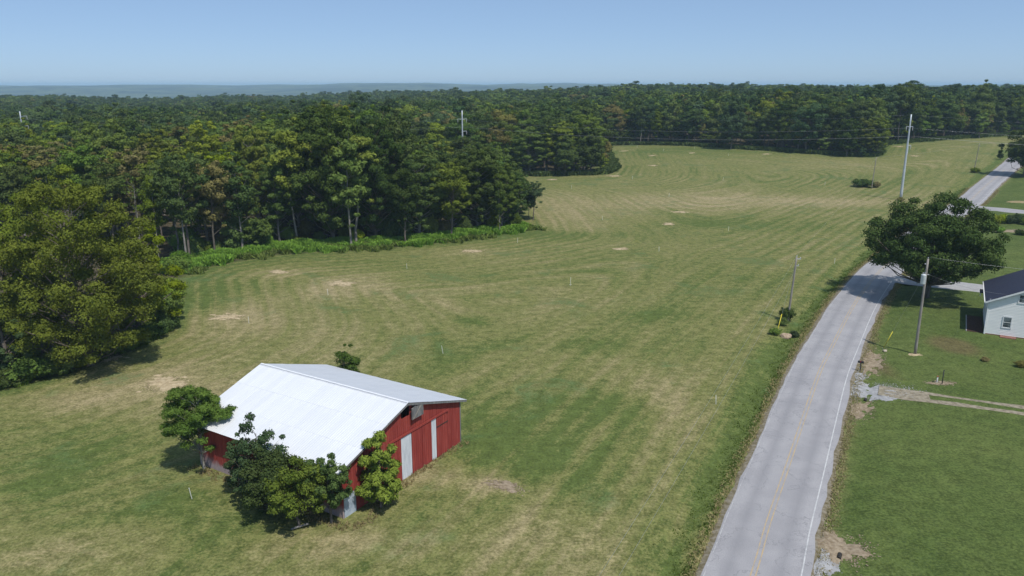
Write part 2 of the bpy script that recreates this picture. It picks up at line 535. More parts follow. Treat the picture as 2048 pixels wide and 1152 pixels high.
def asphalt_f(N):
    P = N.pos()
    a = N.noise(P, .35, 3, .5); b2 = N.noise(P, 3.5, 4, .7); c3 = N.noise(P, 22, 2, .7)
    c = N.mix(N.ramp(a, .3, .7), (.292, .285, .296), (.345, .336, .345))
    c = N.mix(N.math('MULTIPLY', N.ramp(b2, .55, .8), .35), c, (.20, .20, .215))
    c = N.mix(1.0, c, N.mix(N.ramp(c3, .3, .7), (.86, .86, .86), (1.12, 1.12, 1.12)), 'MULTIPLY')
    ck = N.math('ABSOLUTE', N.math('SUBTRACT', N.noise(P, .22, 7, .62, .4), .5))
    c = N.mix(N.math('MULTIPLY', N.ramp(ck, .008, .0), .45), c, (.13, .13, .14))
    t = N.attr("lane")
    c = N.mix(N.math('MULTIPLY', t, .55), c, (.215, .212, .225))
    return c, N.bump(c3, .3, .01)
ASPHALT = surf("road_asphalt", asphalt_f, .9, .25)
SHOULDER = mottled("road_shoulder", (.12, .10, .055), (.25, .22, .17), 2.5, .95, .1, bump=.4)
GRAVEL = mottled("gravel", (.25, .245, .24), (.46, .45, .44), 2.2, .95, .1, bump=.5)
LANE = mottled("pale_lane", (.30, .295, .30), (.38, .375, .37), 1.2, .95, .1, bump=.3)
def worn_line(name, col, under, th):
    def f(N):
        P = N.pos()
        n = N.math('ADD', N.math('MULTIPLY', N.noise(P, 1.2, 4, .7), .6), N.math('MULTIPLY', N.noise(P, 9, 3, .7), .4))
        return N.mix(N.ramp(n, th - .08, th + .08), col, under), None
    return surf(name, f, .8, .25)
YELLOW = worn_line("yellow_line_paint", (.46, .34, .19), (.33, .29, .25), .51)
WHITE_L = worn_line("white_line_paint", (.52, .52, .52), (.36, .36, .37), .53)

WHITE_F = worn_line("faded_line_paint", (.46, .46, .46), (.31, .30, .31), .48)
crown = .05
offs = [-HALF - .05, -2.2, -1.55, -.9, 0, .9, 1.55, 2.2, HALF + .12, HALF + .35]
road = ribbon(ROAD, offs, [0.0, .03, .035, .045, crown, .045, .035, .03, .01, 0.0], "road", ASPHALT)
rj = RNG.normal(0, .05, (len(ROAD), len(offs))); rj[:, 1:-1] = 0; rj[:, -1] += RNG.normal(0, .07, len(ROAD))
bpy.data.objects.remove(road, do_unlink=True)
road = ribbon(ROAD, offs, [0.0, .03, .035, .045, crown, .045, .035, .03, .01, 0.0], "road", ASPHALT, jitter=rj)
lane_v = [0, 0, 1, .1, 0, .1, 1, 0, 0, .2]
road.data.attributes.new("lane", 'FLOAT', 'POINT').data.foreach_set("value", np.tile(np.array(lane_v, np.float32), len(ROAD)))
tag(road, kind="structure")
for o_, mat_, w_, nm, zz in ((-.15, YELLOW, .042, "yellow_centre_line", .054), (.15, YELLOW, .042, "yellow_centre_line", .054),
                           (2.74, WHITE_L, .045, "white_edge_line", .026), (-2.80, WHITE_F, .03, "white_edge_line", .018)):
    ribbon(ROAD[:int(len(ROAD) * .72)], [o_ - w_, o_ + w_], [zz, zz], nm, mat_, road)
sj = RNG.normal(0, .07, (len(ROAD), 3)); sj[:, 0] = 0
for nm, of, zzs in (("road_shoulder", [-HALF + .2, -HALF - .25, -HALF - .5], [-.03, -.035, -.12]), ("road_shoulder", [HALF - .2, HALF + .40, HALF + .75], [-.03, -.035, -.12])):
    o = ribbon(ROAD, of if of[0] > 0 else of[::-1], zzs if of[0] > 0 else zzs[::-1], nm, SHOULDER, jitter=sj if of[0] > 0 else sj[:, ::-1])
    tag(o, kind="structure")
for path, hw, nm, mt in ((SIDE_A, 2.7, "house_lane", LANE), (SIDE_B, 3.2, "side_road", ASPHALT)):
    jj = RNG.normal(0, .12, (len(path), 4)); jj[:, 1:3] = 0
    o = ribbon(path, [-hw - .2, -hw + .3, hw - .3, hw + .2], [-.004, .022, .022, -.004], nm, mt, jitter=jj)
    tag(o, kind="structure")

# gravel drive with two wheel tracks and a grassy middle
TRACK = mottled("drive_track", (.17, .145, .10), (.33, .29, .22), 2.2, .95, .1, bump=.4)
T0 = len(DRIVE)
jd = RNG.normal(0, .16, (T0, 3))
drive = ribbon(DRIVE, [-1.35, -.95, -.5], [.006, .02, .006], "gravel_drive", TRACK, jitter=jd)
tag(drive, kind="structure")
jd = RNG.normal(0, .16, (T0, 3))
ribbon(DRIVE, [.5, .95, 1.4], [.006, .02, .006], "wheel_track", TRACK, drive, jitter=jd)
ribbon(DRIVE[:3], [-.62, 0, .62], [.004, .012, .004], "gravel_middle", TRACK, drive, jitter=RNG.normal(0, .10, (3, 3)))

def patch(name, px, py, rx, ry, mat, seed, hgt=.08, rag=.35, dz=.012, n=72, rot=0.0):
    """irregular low mound lying on the ground; rx, ry half sizes in metres"""
    c = at(px, py)
    rg = np.random.default_rng(seed)
    an = np.linspace(0, 2 * math.pi, n, endpoint=False)
    r = np.ones(n)
    for kf in range(2, 14):
        r += rag * rg.normal() / kf ** .8 * np.cos(kf * an + rg.uniform(0, 6.3))
    r += rg.normal(0, rag * .22, n)
    r = np.clip(r, .3, 1.7)
    V = []; Fc = []
    rings = [1.0, .82, .6, .35]
    for q, fr in enumerate(rings):
        for i in range(n):
            X, Y = math.cos(an[i]) * r[i] * rx * fr, math.sin(an[i]) * r[i] * ry * fr
            x, y = X * math.cos(rot) - Y * math.sin(rot), X * math.sin(rot) + Y * math.cos(rot)
            V.append([c[0] + x, c[1] + y, 0])
    V.append([c[0], c[1], 0])
    V = np.array(V)
    zz = ground_z(V[:, 0], V[:, 1])
    up = np.concatenate([np.full(n, dz * .4), np.full(n, dz + hgt * .35), np.full(n, dz + hgt * .6), np.full(n, dz + hgt * .9), [dz + hgt]])
    V[:, 2] = zz + up + rg.normal(0, hgt * .12, len(V)) * (up > dz)
    for q in range(3):
        for i in range(n):
            j = (i + 1) % n
            Fc.append((q * n + i, q * n + j, (q + 1) * n + j, (q + 1) * n + i))
    for i in range(n): Fc.append((3 * n + i, 3 * n + (i + 1) % n, 4 * n))
    return MB().add(V, Fc).obj(name, mat, None, True)

SOIL = mottled("bare_soil", (.32, .25, .15), (.50, .41, .27), 2.5, .95, .1, bump=.6)
SOIL_R = mottled("brown_soil", (.19, .145, .095), (.33, .27, .195), 3.0, .95, .1, bump=.6)
SPOIL = mottled("pale_gravel", (.25, .25, .255), (.38, .38, .385), 2.5, .95, .1, bump=.6)
soil_spots = [(945, 502, 1.3, .9, "behind the tall grass edge"), (685, 567, 1.6, 1.0, "between two stakes in mid field"), (555, 544, 1.0, .7, "beside the tall grass"),
              (455, 634, 1.6, .9, "beside the walnut clump"), (332, 767, 1.7, 1.5, "left of the barn roof"), (1243, 498, .9, .8, "in the middle of the field"),
              (1337, 448, .8, 1.2, "in the middle field"), (1359, 424, 1.1, .9, "on the dry hay strip"), (1306, 331, 1.3, 1.2, "in the back field"),
              (1226, 332, 1.6, 1.2, "at the point of the middle wood"), (1306, 311, 1.3, 1.2, "in the back field"), (1249, 302, 1.9, 1.2, "near the far tree line"),
              (1229, 352, 1.8, 1.2, "below the middle wood"), (1104, 359, 1.2, 1.0, "in the gap between the woods"), (1384, 306, 1.0, .9, "near the far tree line"),
              (1533, 308, 1.4, 1.1, "by the tree island"), (1829, 312, 1.6, 1.2, "right of the steel pole"), (1799, 293, 1.6, 1.2, "near the far tree line"),
              (215, 716, 1.2, .8, "at the foot of the walnut clump")]
for i, (a, c, rx, ry, ph) in enumerate(soil_spots):
    if c < 370: rx, ry = rx * .68, ry * .8
    o = patch("soil_patch", a, c, rx, ry, SOIL, 40 + i, .10, .55, rot=RNG.uniform(-.3, .3))
    tag(o, kind="structure")
    cc = at(a, c)
    for k_ in range(5):                               # loose clods round each hole, part of the patch
        aa = RNG.uniform(0, 6.28); rr = RNG.uniform(1.1, 1.9)
        qx, qy = cc[0] + math.cos(aa) * rr * rx, cc[1] + math.sin(aa) * rr * ry
        px_, py_ = photo(qx, qy, gz(qx, qy))
        s_ = RNG.uniform(.12, .3)
        ch = patch("soil_clod", px_, py_, s_ * 1.6, s_, SOIL, 900 + i * 9 + k_, .05, .4, n=14)
        ch.parent = o
tag(patch("brown_soil_strip", 1745, 722, 1.0, 4.6, SOIL_R, 7, .05, .3, rot=-.52), kind="structure")
tag(patch("gravel_apron", 1738, 780, 3.3, 2.1, SPOIL, 8, .03, .16, rot=-.12), kind="structure")
tag(patch("gravel_apron", 1712, 748, .9, 2.0, SPOIL, 9, .02, .3, rot=-.4), kind="structure")
tag(patch("brown_soil_strip", 1722, 815, .9, 2.3, SOIL_R, 10, .05, .3, rot=-.5), kind="structure")
tag(patch("brown_soil_strip", 1675, 1090, 1.5, 1.6, SOIL_R, 12, .12, .3), kind="structure")
tag(patch("gravel_apron", 1640, 1128, .8, 2.2, SPOIL, 13, .04, .4, rot=-.5), kind="structure")
tag(patch("soil_patch", 1009, 972, 1.2, .5, SOIL_R, 14, .06, .5, rot=-.5), kind="structure")
tag(patch("soil_patch", 1829, 709, .9, .35, SOIL, 15, .05, .3), kind="structure")
tag(patch("soil_patch", 1881, 766, 1.1, .5, SOIL_R, 16, .05, .3), kind="structure")

# ------------------------------------------------------------------ the barn
BARN_YAW = 1.01851
BW, BL, ZE, ZR, OE, OG = 14.37, 15.69, 3.82, 6.34, .62, .36
barn = empty("barn", (-12.025, 49.687, 0), BARN_YAW)
tag(barn, "red board barn with a broad white metal gable roof standing in the mown field", "barn")
def red_f(N):
    P = N.obj()
    xyz = N.sep(P)
    oi = N.n("ShaderNodeObjectInfo").outputs["Random"]
    st = N.noise(N.vmul(P, (6, 6, .5)), 1.5, 4, .65)
    bl = N.noise(N.vmul(P, (1, 1, .6)), .9, 4, .6)
    c = N.mix(N.ramp(st, .3, .75), (.27, .042, .034), (.39, .076, .058))
    c = N.mix(N.math('MULTIPLY', oi, .5), c, (.19, .024, .022))
    grey = N.ramp(N.math('ADD', N.math('MULTIPLY', st, .6), N.math('MULTIPLY', bl, .5)), .66, .82)
    c = N.mix(N.math('MULTIPLY', grey, .65), c, (.42, .25, .22))
    low = N.ramp(N.math('ADD', xyz[2], N.math('MULTIPLY', bl, 1.9)), 2.15, 1.35)
    side = N.ramp(xyz[0], .35, .1)
    c = N.mix(N.math('MULTIPLY', N.math('MULTIPLY', low, side), .8), c, (.40, .36, .36))
    return c, N.bump(st, .3, .01)
RED = surf("red_boards", red_f, .85, .2)
def tin_f(N):
    P = N.obj()
    oi = N.n("ShaderNodeObjectInfo").outputs["Random"]
    a = N.noise(N.vmul(P, (.35, 5, 1)), 1.2, 4, .6)
    b2 = N.noise(P, .8, 4, .6)
    c = N.mix(N.ramp(N.math('ADD', N.math('MULTIPLY', a, .8), N.math('MULTIPLY', oi, .14)), .2, .72), (.70, .715, .75), (.82, .83, .85))
    c = N.mix(N.math('MULTIPLY', N.ramp(b2, .55, .75), .25), c, (.76, .77, .80))
    return c, None
TIN = surf("white_roof_metal", tin_f, .55, .5, .22)
GREY_WOOD = mottled("grey_wood", (.12, .12, .125), (.24, .235, .23), 3, .9, .1, stretch=(4, 4, .6))
WHITE_PANEL = mottled("white_panel", (.50, .53, .58), (.68, .70, .74), 1.5, .6, .3, stretch=(3, 3, .5))
BLUE_GREY = mottled("blue_grey_sheet", (.28, .34, .42), (.48, .54, .62), 2, .5, .4)
DARK = mottled("dark_timber_and_slot", (.02, .018, .016), (.05, .045, .04), 3)

def roof_z(u, lift=0.0):
    return ZR - abs(u - BW / 2) / (BW / 2 + OE) * (ZR - ZE) + lift
pw = BW / 58
for k_ in range(58):                                   # near gable, board by board
    u0, u1 = k_ * pw + .008, (k_ + 1) * pw - .008
    t0, t1 = roof_z(u0, -.14), roof_z(u1, -.14)
    if 6.65 < (u0 + u1) / 2 < 7.62:
        t0 = t1 = 5.10 + RNG.uniform(-.03, .03)
    out_ = RNG.uniform(0, .014)
    zb = -.25
    m_ = MB()
    m_.add([(u0, -out_, zb), (u1, -out_, zb), (u1, .03 - out_, zb), (u0, .03 - out_, zb), (u0, -out_, t0), (u1, -out_, t1), (u1, .03 - out_, t1), (u0, .03 - out_, t0)],
           [(0, 3, 2, 1), (4, 5, 6, 7), (0, 1, 5, 4), (1, 2, 6, 5), (2, 3, 7, 6), (3, 0, 4, 7)])
    m_.obj("wall_board", RED, barn)
    m2_ = MB()
    t0, t1 = roof_z(u0, -.14), roof_z(u1, -.14)
    y_ = BL
    m2_.add([(u0, y_ - .03, zb), (u1, y_ - .03, zb), (u1, y_, zb), (u0, y_, zb), (u0, y_ - .03, t0), (u1, y_ - .03, t1), (u1, y_, t1), (u0, y_, t0)],
            [(0, 3, 2, 1), (4, 5, 6, 7), (0, 1, 5, 4), (1, 2, 6, 5), (2, 3, 7, 6), (3, 0, 4, 7)])
    m2_.obj("wall_board", RED, barn)
pw = (BL - .07) / 62
for k_ in range(62):
    v0, v1 = .035 + k_ * pw + .006, .035 + (k_ + 1) * pw - .006
    out_ = RNG.uniform(0, .014)
    MB().box(-out_, .03 - out_, v0, v1, -.25, roof_z(0, -.12)).obj("wall_board", RED, barn)
    MB().box(BW - .03 + out_, BW + out_, v0, v1, -.25, roof_z(BW, -.12)).obj("wall_board", RED, barn)
# roof: one corrugated sheet shared by all
slope_len = math.hypot(BW / 2 + OE, ZR - ZE)
courses, sheet_len = 3, slope_len / 3 + .12
nsheet = 25
sw = (BL + 2 * OG) / nsheet
sv = []; sf = []
prof = [(0, 0), (.04, .011), (.08, 0), (.18, 0), (.22, .011), (.26, 0), (.40, 0), (.44, .011), (.48, 0), (.58, 0), (.62, .011), (.66, 0)]
for e_ in (0, 1):
    for a_, z_ in prof: sv.append((e_ * sheet_len, a_ / .66 * (sw + .05), z_))
n_ = len(prof)
for i in range(n_ - 1): sf.append((i, i + n_, i + n_ + 1, i + 1))
for e_ in (0, 1):
    for a_, z_ in prof: sv.append((e_ * sheet_len, a_ / .66 * (sw + .05), z_ - .006))
for i in range(n_ - 1): sf.append((2 * n_ + i, 2 * n_ + i + 1, 3 * n_ + i + 1, 3 * n_ + i))
sheet_me = MB().add(sv, sf).mesh("roof_sheet", TIN)
def grey_tin_f(N):
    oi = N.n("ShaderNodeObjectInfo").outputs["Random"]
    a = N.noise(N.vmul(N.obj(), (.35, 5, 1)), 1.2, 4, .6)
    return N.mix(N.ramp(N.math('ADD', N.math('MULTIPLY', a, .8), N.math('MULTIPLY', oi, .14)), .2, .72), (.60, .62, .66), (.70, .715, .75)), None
GREY_TIN = surf("greyer_roof_metal", grey_tin_f, .5, .5, .3)  # greyer version of the roof metal, used on the right slope only
grey_sheet_me = MB().add(sv, sf).mesh("roof_sheet", GREY_TIN)
ang = math.atan2(ZR - ZE, BW / 2 + OE)
for side_ in (-1, 1):
    for c_ in range(courses):
        for s_ in range(nsheet):
            o = link(bpy.data.objects.new("roof_sheet", sheet_me if side_ < 0 else grey_sheet_me), barn)
            s0 = slope_len * (c_ + 1) / courses          # distance from the ridge of this sheet's lower edge
            x_ = BW / 2 + side_ * s0 * math.cos(ang)
            z_ = ZR - s0 * math.sin(ang) + (courses - c_) * .008 + (s_ % 2) * .005 + RNG.uniform(0, .004)
            y_ = -OG + s_ * sw
            if side_ < 0:
                o.location = (x_, y_, z_); o.rotation_euler = (0, -ang, RNG.normal(0, .003))
            else:
                o.location = (x_, y_ + sw + .05, z_); o.rotation_euler = (0, -ang, math.pi + RNG.normal(0, .003))
                o.rotation_euler = (Matrix.Rotation(math.pi, 4, 'Z') @ Matrix.Rotation(-ang, 4, 'Y')).to_euler()
m_ = MB()
rc = .16
m_.add([(BW / 2 - rc, -OG - .02, ZR - rc * math.tan(ang) + .05), (BW / 2, -OG - .02, ZR + .06), (BW / 2 + rc, -OG - .02, ZR - rc * math.tan(ang) + .05),
        (BW / 2 - rc, BL + OG + .02, ZR - rc * math.tan(ang) + .05), (BW / 2, BL + OG + .02, ZR + .06), (BW / 2 + rc, BL + OG + .02, ZR - rc * math.tan(ang) + .05)],
       [(0, 1, 4, 3), (1, 2, 5, 4)])
m_.obj("ridge_cap", TIN, barn)
for y0_ in (-OG + .02, BL + OG - .06):                # grey barge boards under the sheets
    for sgn in (-1, 1):
        ue = BW / 2 + sgn * (BW / 2 + OE - .02)
        MB().add([(BW / 2, y0_, ZR - .20), (BW / 2, y0_, ZR - .02), (ue, y0_, ZE - .02), (ue, y0_, ZE - .18),
                  (BW / 2, y0_ + .04, ZR - .20), (BW / 2, y0_ + .04, ZR - .02), (ue, y0_ + .04, ZE - .02), (ue, y0_ + .04, ZE - .18)],
                 [(0, 1, 2, 3), (7, 6, 5, 4), (0, 4, 5, 1), (1, 5, 6, 2), (2, 6, 7, 3), (3, 7, 4, 0)]).obj("barge_board", GREY_WOOD, barn)
for k_ in range(9):                                    # rafters seen inside the open loft
    y_ = .3 + k_ * (BL - .6) / 8
    for sgn in (-1, 1):
        ue = BW / 2 + sgn * (BW / 2 + OE - .05)
        MB().add([(BW / 2, y_, ZR - .17), (BW / 2, y_, ZR - .03), (ue, y_, ZE - .03), (ue, y_, ZE - .14),
                  (BW / 2, y_ + .06, ZR - .17), (BW / 2, y_ + .06, ZR - .03), (ue, y_ + .06, ZE - .03), (ue, y_ + .06, ZE - .14)],
                 [(0, 1, 2, 3), (7, 6, 5, 4), (0, 4, 5, 1), (1, 5, 6, 2), (2, 6, 7, 3), (3, 7, 4, 0)]).obj("rafter", DARK, barn)
# doors, track, loft hatch, corner sheet
for (u0, u1, z0, z1) in ((6.52, 7.75, .02, 3.55), (10.35, 10.95, .02, 3.62)):
    MB().box(u0, u1, -.065, -.025, z0, z1).obj("white_door_panel", WHITE_PANEL, barn)
for (u0, u1) in ((5.15, 6.47), (7.80, 9.05), (9.10, 10.30), (11.00, 12.35)):
    d_ = MB().box(u0, u1, -.075, -.03, .03, 3.60).obj("sliding_door", RED, barn)
    nb = 5
    for q in range(nb):
        a_, b_ = u0 + (u1 - u0) * q / nb + .012, u0 + (u1 - u0) * (q + 1) / nb - .012
        MB().box(a_, b_, -.097, -.0755, .05, 3.57).obj("door_board", RED, d_)
MB().box(5.0, 12.6, -.16, -.115, 3.66, 3.84).obj("door_track", RED, barn)
MB().box(11.0, 12.55, -.12, -.098, 2.72, 2.80).obj("dark_slot", DARK, barn)  # raised dark strip that stands in for a dark slot in the gable
MB().box(.10, 1.30, -.06, -.02, .0, 1.65).obj("corner_sheet", BLUE_GREY, barn)
MB().box(-.05, .06, -.05, .02, -.2, roof_z(0, -.16)).obj("corner_post", RED, barn)
MB().box(BW - .02, BW + .09, -.05, .06, -.2, roof_z(BW, -.16)).obj("corner_post", GREY_WOOD, barn)
h_ = MB().box(7.66, 9.02, -.30, -.24, 4.72, 5.68).obj("loft_hatch", GREY_WOOD, barn)
MB().box(7.66, 7.76, -.345, -.302, 4.74, 5.66).obj("hatch_batten", GREY_WOOD, h_)
MB().box(8.92, 9.02, -.345, -.302, 4.74, 5.66).obj("hatch_batten", GREY_WOOD, h_)
MB().add([(7.77, -.34, 4.76), (7.95, -.34, 4.76), (8.91, -.34, 5.64), (8.73, -.34, 5.64), (7.77, -.303, 4.76), (7.95, -.303, 4.76), (8.91, -.303, 5.64), (8.73, -.303, 5.64)],
         [(0, 1, 2, 3), (7, 6, 5, 4), (0, 4, 5, 1), (1, 5, 6, 2), (2, 6, 7, 3), (3, 7, 4, 0)]).obj("hatch_brace", PALE_BARK, h_)
MB().box(8.0, 8.12, -.32, .1, 5.69, 5.77).obj("hatch_hanger", GREY_WOOD, barn)
MB().box(8.7, 8.82, -.32, .1, 5.48, 5.56).obj("hatch_hanger", GREY_WOOD, barn)

def barn_pt(u, v):
    c, s = math.cos(BARN_YAW), math.sin(BARN_YAW)
    return np.array([-12.025 + c * u - s * v, 49.687 + s * u + c * v])

# ------------------------------------------------------------------ the house
HX = (math.atan2(-.49, .87))
house = empty("house", (58.65, 92.26, gz(58.65, 92.26) * 0 + float(base(58.65, 92.26))), HX)
tag(house, "white clapboard house with a dark navy shingle roof beside the lane", "house")
HW, HL, HE, SLOPE = 8.8, 11.1, 4.32, .49
def lap_f(N):
    n = N.noise(N.vmul(N.obj(), (.4, .4, 3)), 1.5, 4, .6)
    return N.mix(N.ramp(n, .3, .7), (.80, .80, .79), (.87, .86, .84)), None
LAP = surf("white_clapboard", lap_f, .6, .3)
def shingle_f(N):
    P = N.obj(); oi = N.n("ShaderNodeObjectInfo").outputs["Random"]
    a = N.noise(P, 6, 3, .7); b2 = N.noise(P, .7, 3, .5)
    c = N.mix(N.ramp(a, .3, .7), (.018, .022, .046), (.036, .042, .074))
    c = N.mix(N.math('MULTIPLY', oi, .35), c, (.026, .030, .05))
    return N.mix(N.math('MULTIPLY', N.ramp(b2, .45, .7), .3), c, (.040, .044, .062)), N.bump(a, .3, .02)
SHINGLE = surf("navy_shingles", shingle_f, .75, .3)
TRIM = mottled("white_trim", (.70, .71, .72), (.80, .80, .80), 2, .5, .3)
def glass_f(N):
    n = N.noise(N.obj(), 1.2, 3, .5)
    return N.mix(N.ramp(n, .35, .65), (.05, .06, .07), (.16, .19, .21)), None
GLASS = surf("window_glass", glass_f, .08, .6)
BRICK = mottled("red_brick", (.18, .085, .065), (.30, .16, .13), 5, .9, .15)
def wall_board(u0, u1, z0, z1, y, out, nm="clapboard", along='x', x=0):
    """one sloped clapboard, thicker at its lower edge"""
    m = MB()
    if along == 'x':
        m.add([(u0, y - out - .022, z0), (u1, y - out - .022, z0), (u1, y - out - .004, z1), (u0, y - out - .004, z1), (u0, y, z0), (u1, y, z0), (u1, y, z1), (u0, y, z1)],
              [(0, 1, 2, 3), (7, 6, 5, 4), (0, 4, 5, 1), (1, 5, 6, 2), (2, 6, 7, 3), (3, 7, 4, 0)])
    else:
        m.add([(x - out - .022, u0, z0), (x - out - .022, u1, z0), (x - out - .004, u1, z1), (x - out - .004, u0, z1), (x, u0, z0), (x, u1, z0), (x, u1, z1), (x, u0, z1)],
              [(3, 2, 1, 0), (4, 5, 6, 7), (1, 5, 4, 0), (2, 6, 5, 1), (3, 7, 6, 2), (0, 4, 7, 3)])
    return m.obj(nm, LAP, house)
hz = HE + HW / 2 * SLOPE
core = MB()
core.prism([(.02, -.5), (HW - .02, -.5), (HW - .02, HE - .02), (HW / 2, hz - .1), (.02, HE - .02)], .02, HL - .02, lambda a, b_, t: (a, t, b_))
core.obj("wall", LAP, house)
zc = .12
while zc < hz - .2:
    z1 = zc + .19
    if zc < HE: u0, u1 = .0, HW
    else:
        inset = (z1 - HE) / SLOPE
        u0, u1 = inset, HW - inset
    if u1 - u0 > .4: wall_board(u0, u1, zc, z1 - .003, .02, .0)
    if z1 <= HE: wall_board(.02, HL, zc, z1 - .003, 0, .0, along='y', x=.02)
    zc = z1
MB().box(.03, HW - .03, -.012, .018, -.5, .118).obj("foundation", BRICK, house)
MB().box(-.012, .018, .02, HL, -.5, .118).obj("foundation", BRICK, house)
MB().box(-.05, .07, -.05, .07, -.3, HE - .03).obj("corner_board", TRIM, house)
for sgn in (-1, 1):                                    # roof slabs carried by courses of shingles
    ov = .42
    xe = HW / 2 + sgn * (HW / 2 + ov); ze = HE - ov * SLOPE + .06
    zr = hz + .06
    sl = MB()
    sl.add([(HW / 2, -.35, zr - .10), (HW / 2, -.35, zr), (xe, -.35, ze), (xe, -.35, ze - .10), (HW / 2, HL + .35, zr - .10), (HW / 2, HL + .35, zr), (xe, HL + .35, ze), (xe, HL + .35, ze - .10)],
           [(0, 1, 2, 3), (7, 6, 5, 4), (0, 4, 5, 1), (1, 5, 6, 2), (2, 6, 7, 3), (3, 7, 4, 0)])
    r_ = sl.obj("roof", SHINGLE, house)
    n_ = 24
    for q in range(n_):                                # shingle courses, each a thin strip
        a_, b_ = q / n_, (q + 1.12) / n_
        X0, Z0 = xe + (HW / 2 - xe) * a_, ze + (zr - ze) * a_
        X1, Z1 = xe + (HW / 2 - xe) * min(b_, 1), ze + (zr - ze) * min(b_, 1)
        MB().add([(X0, -.36, Z0 + .026), (X0, HL + .36, Z0 + .026), (X1, HL + .36, Z1 + .008), (X1, -.36, Z1 + .008), (X0, -.36, Z0 + .004), (X0, HL + .36, Z0 + .004)],
                 [(0, 1, 2, 3), (4, 5, 1, 0)]).obj("shingle_course", SHINGLE, r_)
    MB().add([(HW / 2, -.385, zr - .22), (HW / 2, -.385, zr + .01), (xe, -.385, ze + .01), (xe, -.385, ze - .2), (HW / 2, -.352, zr - .22), (HW / 2, -.352, zr + .01), (xe, -.352, ze + .01), (xe, -.352, ze - .2)],
             [(0, 1, 2, 3), (7, 6, 5, 4), (0, 4, 5, 1), (1, 5, 6, 2), (2, 6, 7, 3), (3, 7, 4, 0)]).obj("rake_board", TRIM, house)
MB().box(-.55, -.43, -.36, HL + .36, HE - .30, HE - .17).obj("gutter", TRIM, house)
MB().tube([(-.30, -.10, HE - .26), (-.10, -.06, HE - .5), (-.085, -.06, .05)], .045, 6).obj("downspout", TRIM, house)
def window(u0, u1, z0, z1, face):
    f = (lambda a, d, z: (a, .0 - d, z)) if face == 'front' else (lambda a, d, z: (0 - d, a, z))
    def bx(a0, a1, d0, d1, zz0, zz1):
        v = [f(a, d, z) for a, d, z in ((a0, d0, zz0), (a1, d0, zz0), (a1, d1, zz0), (a0, d1, zz0), (a0, d0, zz1), (a1, d0, zz1), (a1, d1, zz1), (a0, d1, zz1))]
        return MB().add(v, [(0, 3, 2, 1), (4, 5, 6, 7), (0, 1, 5, 4), (1, 2, 6, 5), (2, 3, 7, 6), (3, 0, 4, 7)])
    w = bx(u0, u1, -.01, .018, z0, z1).obj("window", TRIM, house)
    zm = (z0 + z1) / 2
    bx(u0 + .06, u1 - .06, .020, .026, z0 + .06, zm - .02).obj("pane", GLASS, w)
    bx(u0 + .06, u1 - .06, .028, .034, zm + .02, z1 - .06).obj("pane", GLASS, w)
    for a0, a1, zz0, zz1 in ((u0 - .06, u0 + .05, z0, z1), (u1 - .05, u1 + .06, z0, z1), (u0 - .06, u1 + .06, z1, z1 + .1), (u0 - .09, u1 + .09, z0 - .09, z0), (u0 + .051, u1 - .051, zm - .03, zm + .03)):
        bx(a0, a1, .0, .055, zz0, zz1).obj("window_frame", TRIM, w)
window(1.72, 2.60, 1.14, 2.44, 'front')
window(2.98, 3.86, 4.42, 5.42, 'front')
window(6.0, 6.9, 1.14, 2.44, 'front')
window(2.6, 3.5, .9, 2.4, 'left'); window(6.8, 7.7, .9, 2.4, 'left')
MB().box(1.62, 3.30, -.85, -.015, -.35, .10).obj("step", BRICK, house)
po = MB().box(-.75, -.05, 9.4, 10.9, 2.95, 3.15).obj("door_hood", SHINGLE, house)
MB().box(-.70, -.62, 9.5, 9.56, 2.5, 2.945).obj("hood_bracket", TRIM, po)
MULCH = mottled("mulch", (.050, .028, .020), (.10, .055, .042), 4, .95, .1, bump=.6)
bed = MB().box(-1.9, -.14, .2, 8.0, -.3, .06).obj("mulch_bed", MULCH, None)
bed.location, bed.rotation_euler = house.location, house.rotation_euler
tag(bed, "narrow dark brown mulch bed along the shaded side of the white house", "flower bed")
eg = MB().box(-2.02, -1.91, .15, 8.05, -.3, .10).obj("edging", mottled("stone_edging", (.3, .29, .28), (.42, .41, .4), 4), bed)

# ------------------------------------------------------------------ vegetation generators
def leaf_quads(cen, nrm, size, rg, aspect=.62):
    n = len(cen)
    nrm = nrm / (np.linalg.norm(nrm, axis=1)[:, None] + 1e-9)
    r = rg.normal(size=(n, 3))
    a = np.cross(nrm, r); a /= np.linalg.norm(a, axis=1)[:, None] + 1e-9
    b = np.cross(nrm, a)
    s = (size if np.ndim(size) else np.full(n, size))[:, None]
    bend = nrm * s * rg.uniform(-.18, .18, (n, 1))
    V = np.stack([cen - a * s, cen - b * s * aspect + bend, cen + a * s, cen + b * s * aspect + bend], 1)
    return V.reshape(-1, 3)

def tube_arrays(pts, rad, sides):
    m = MB().tube(pts, rad, sides, caps=False)
    return m.v, m.f

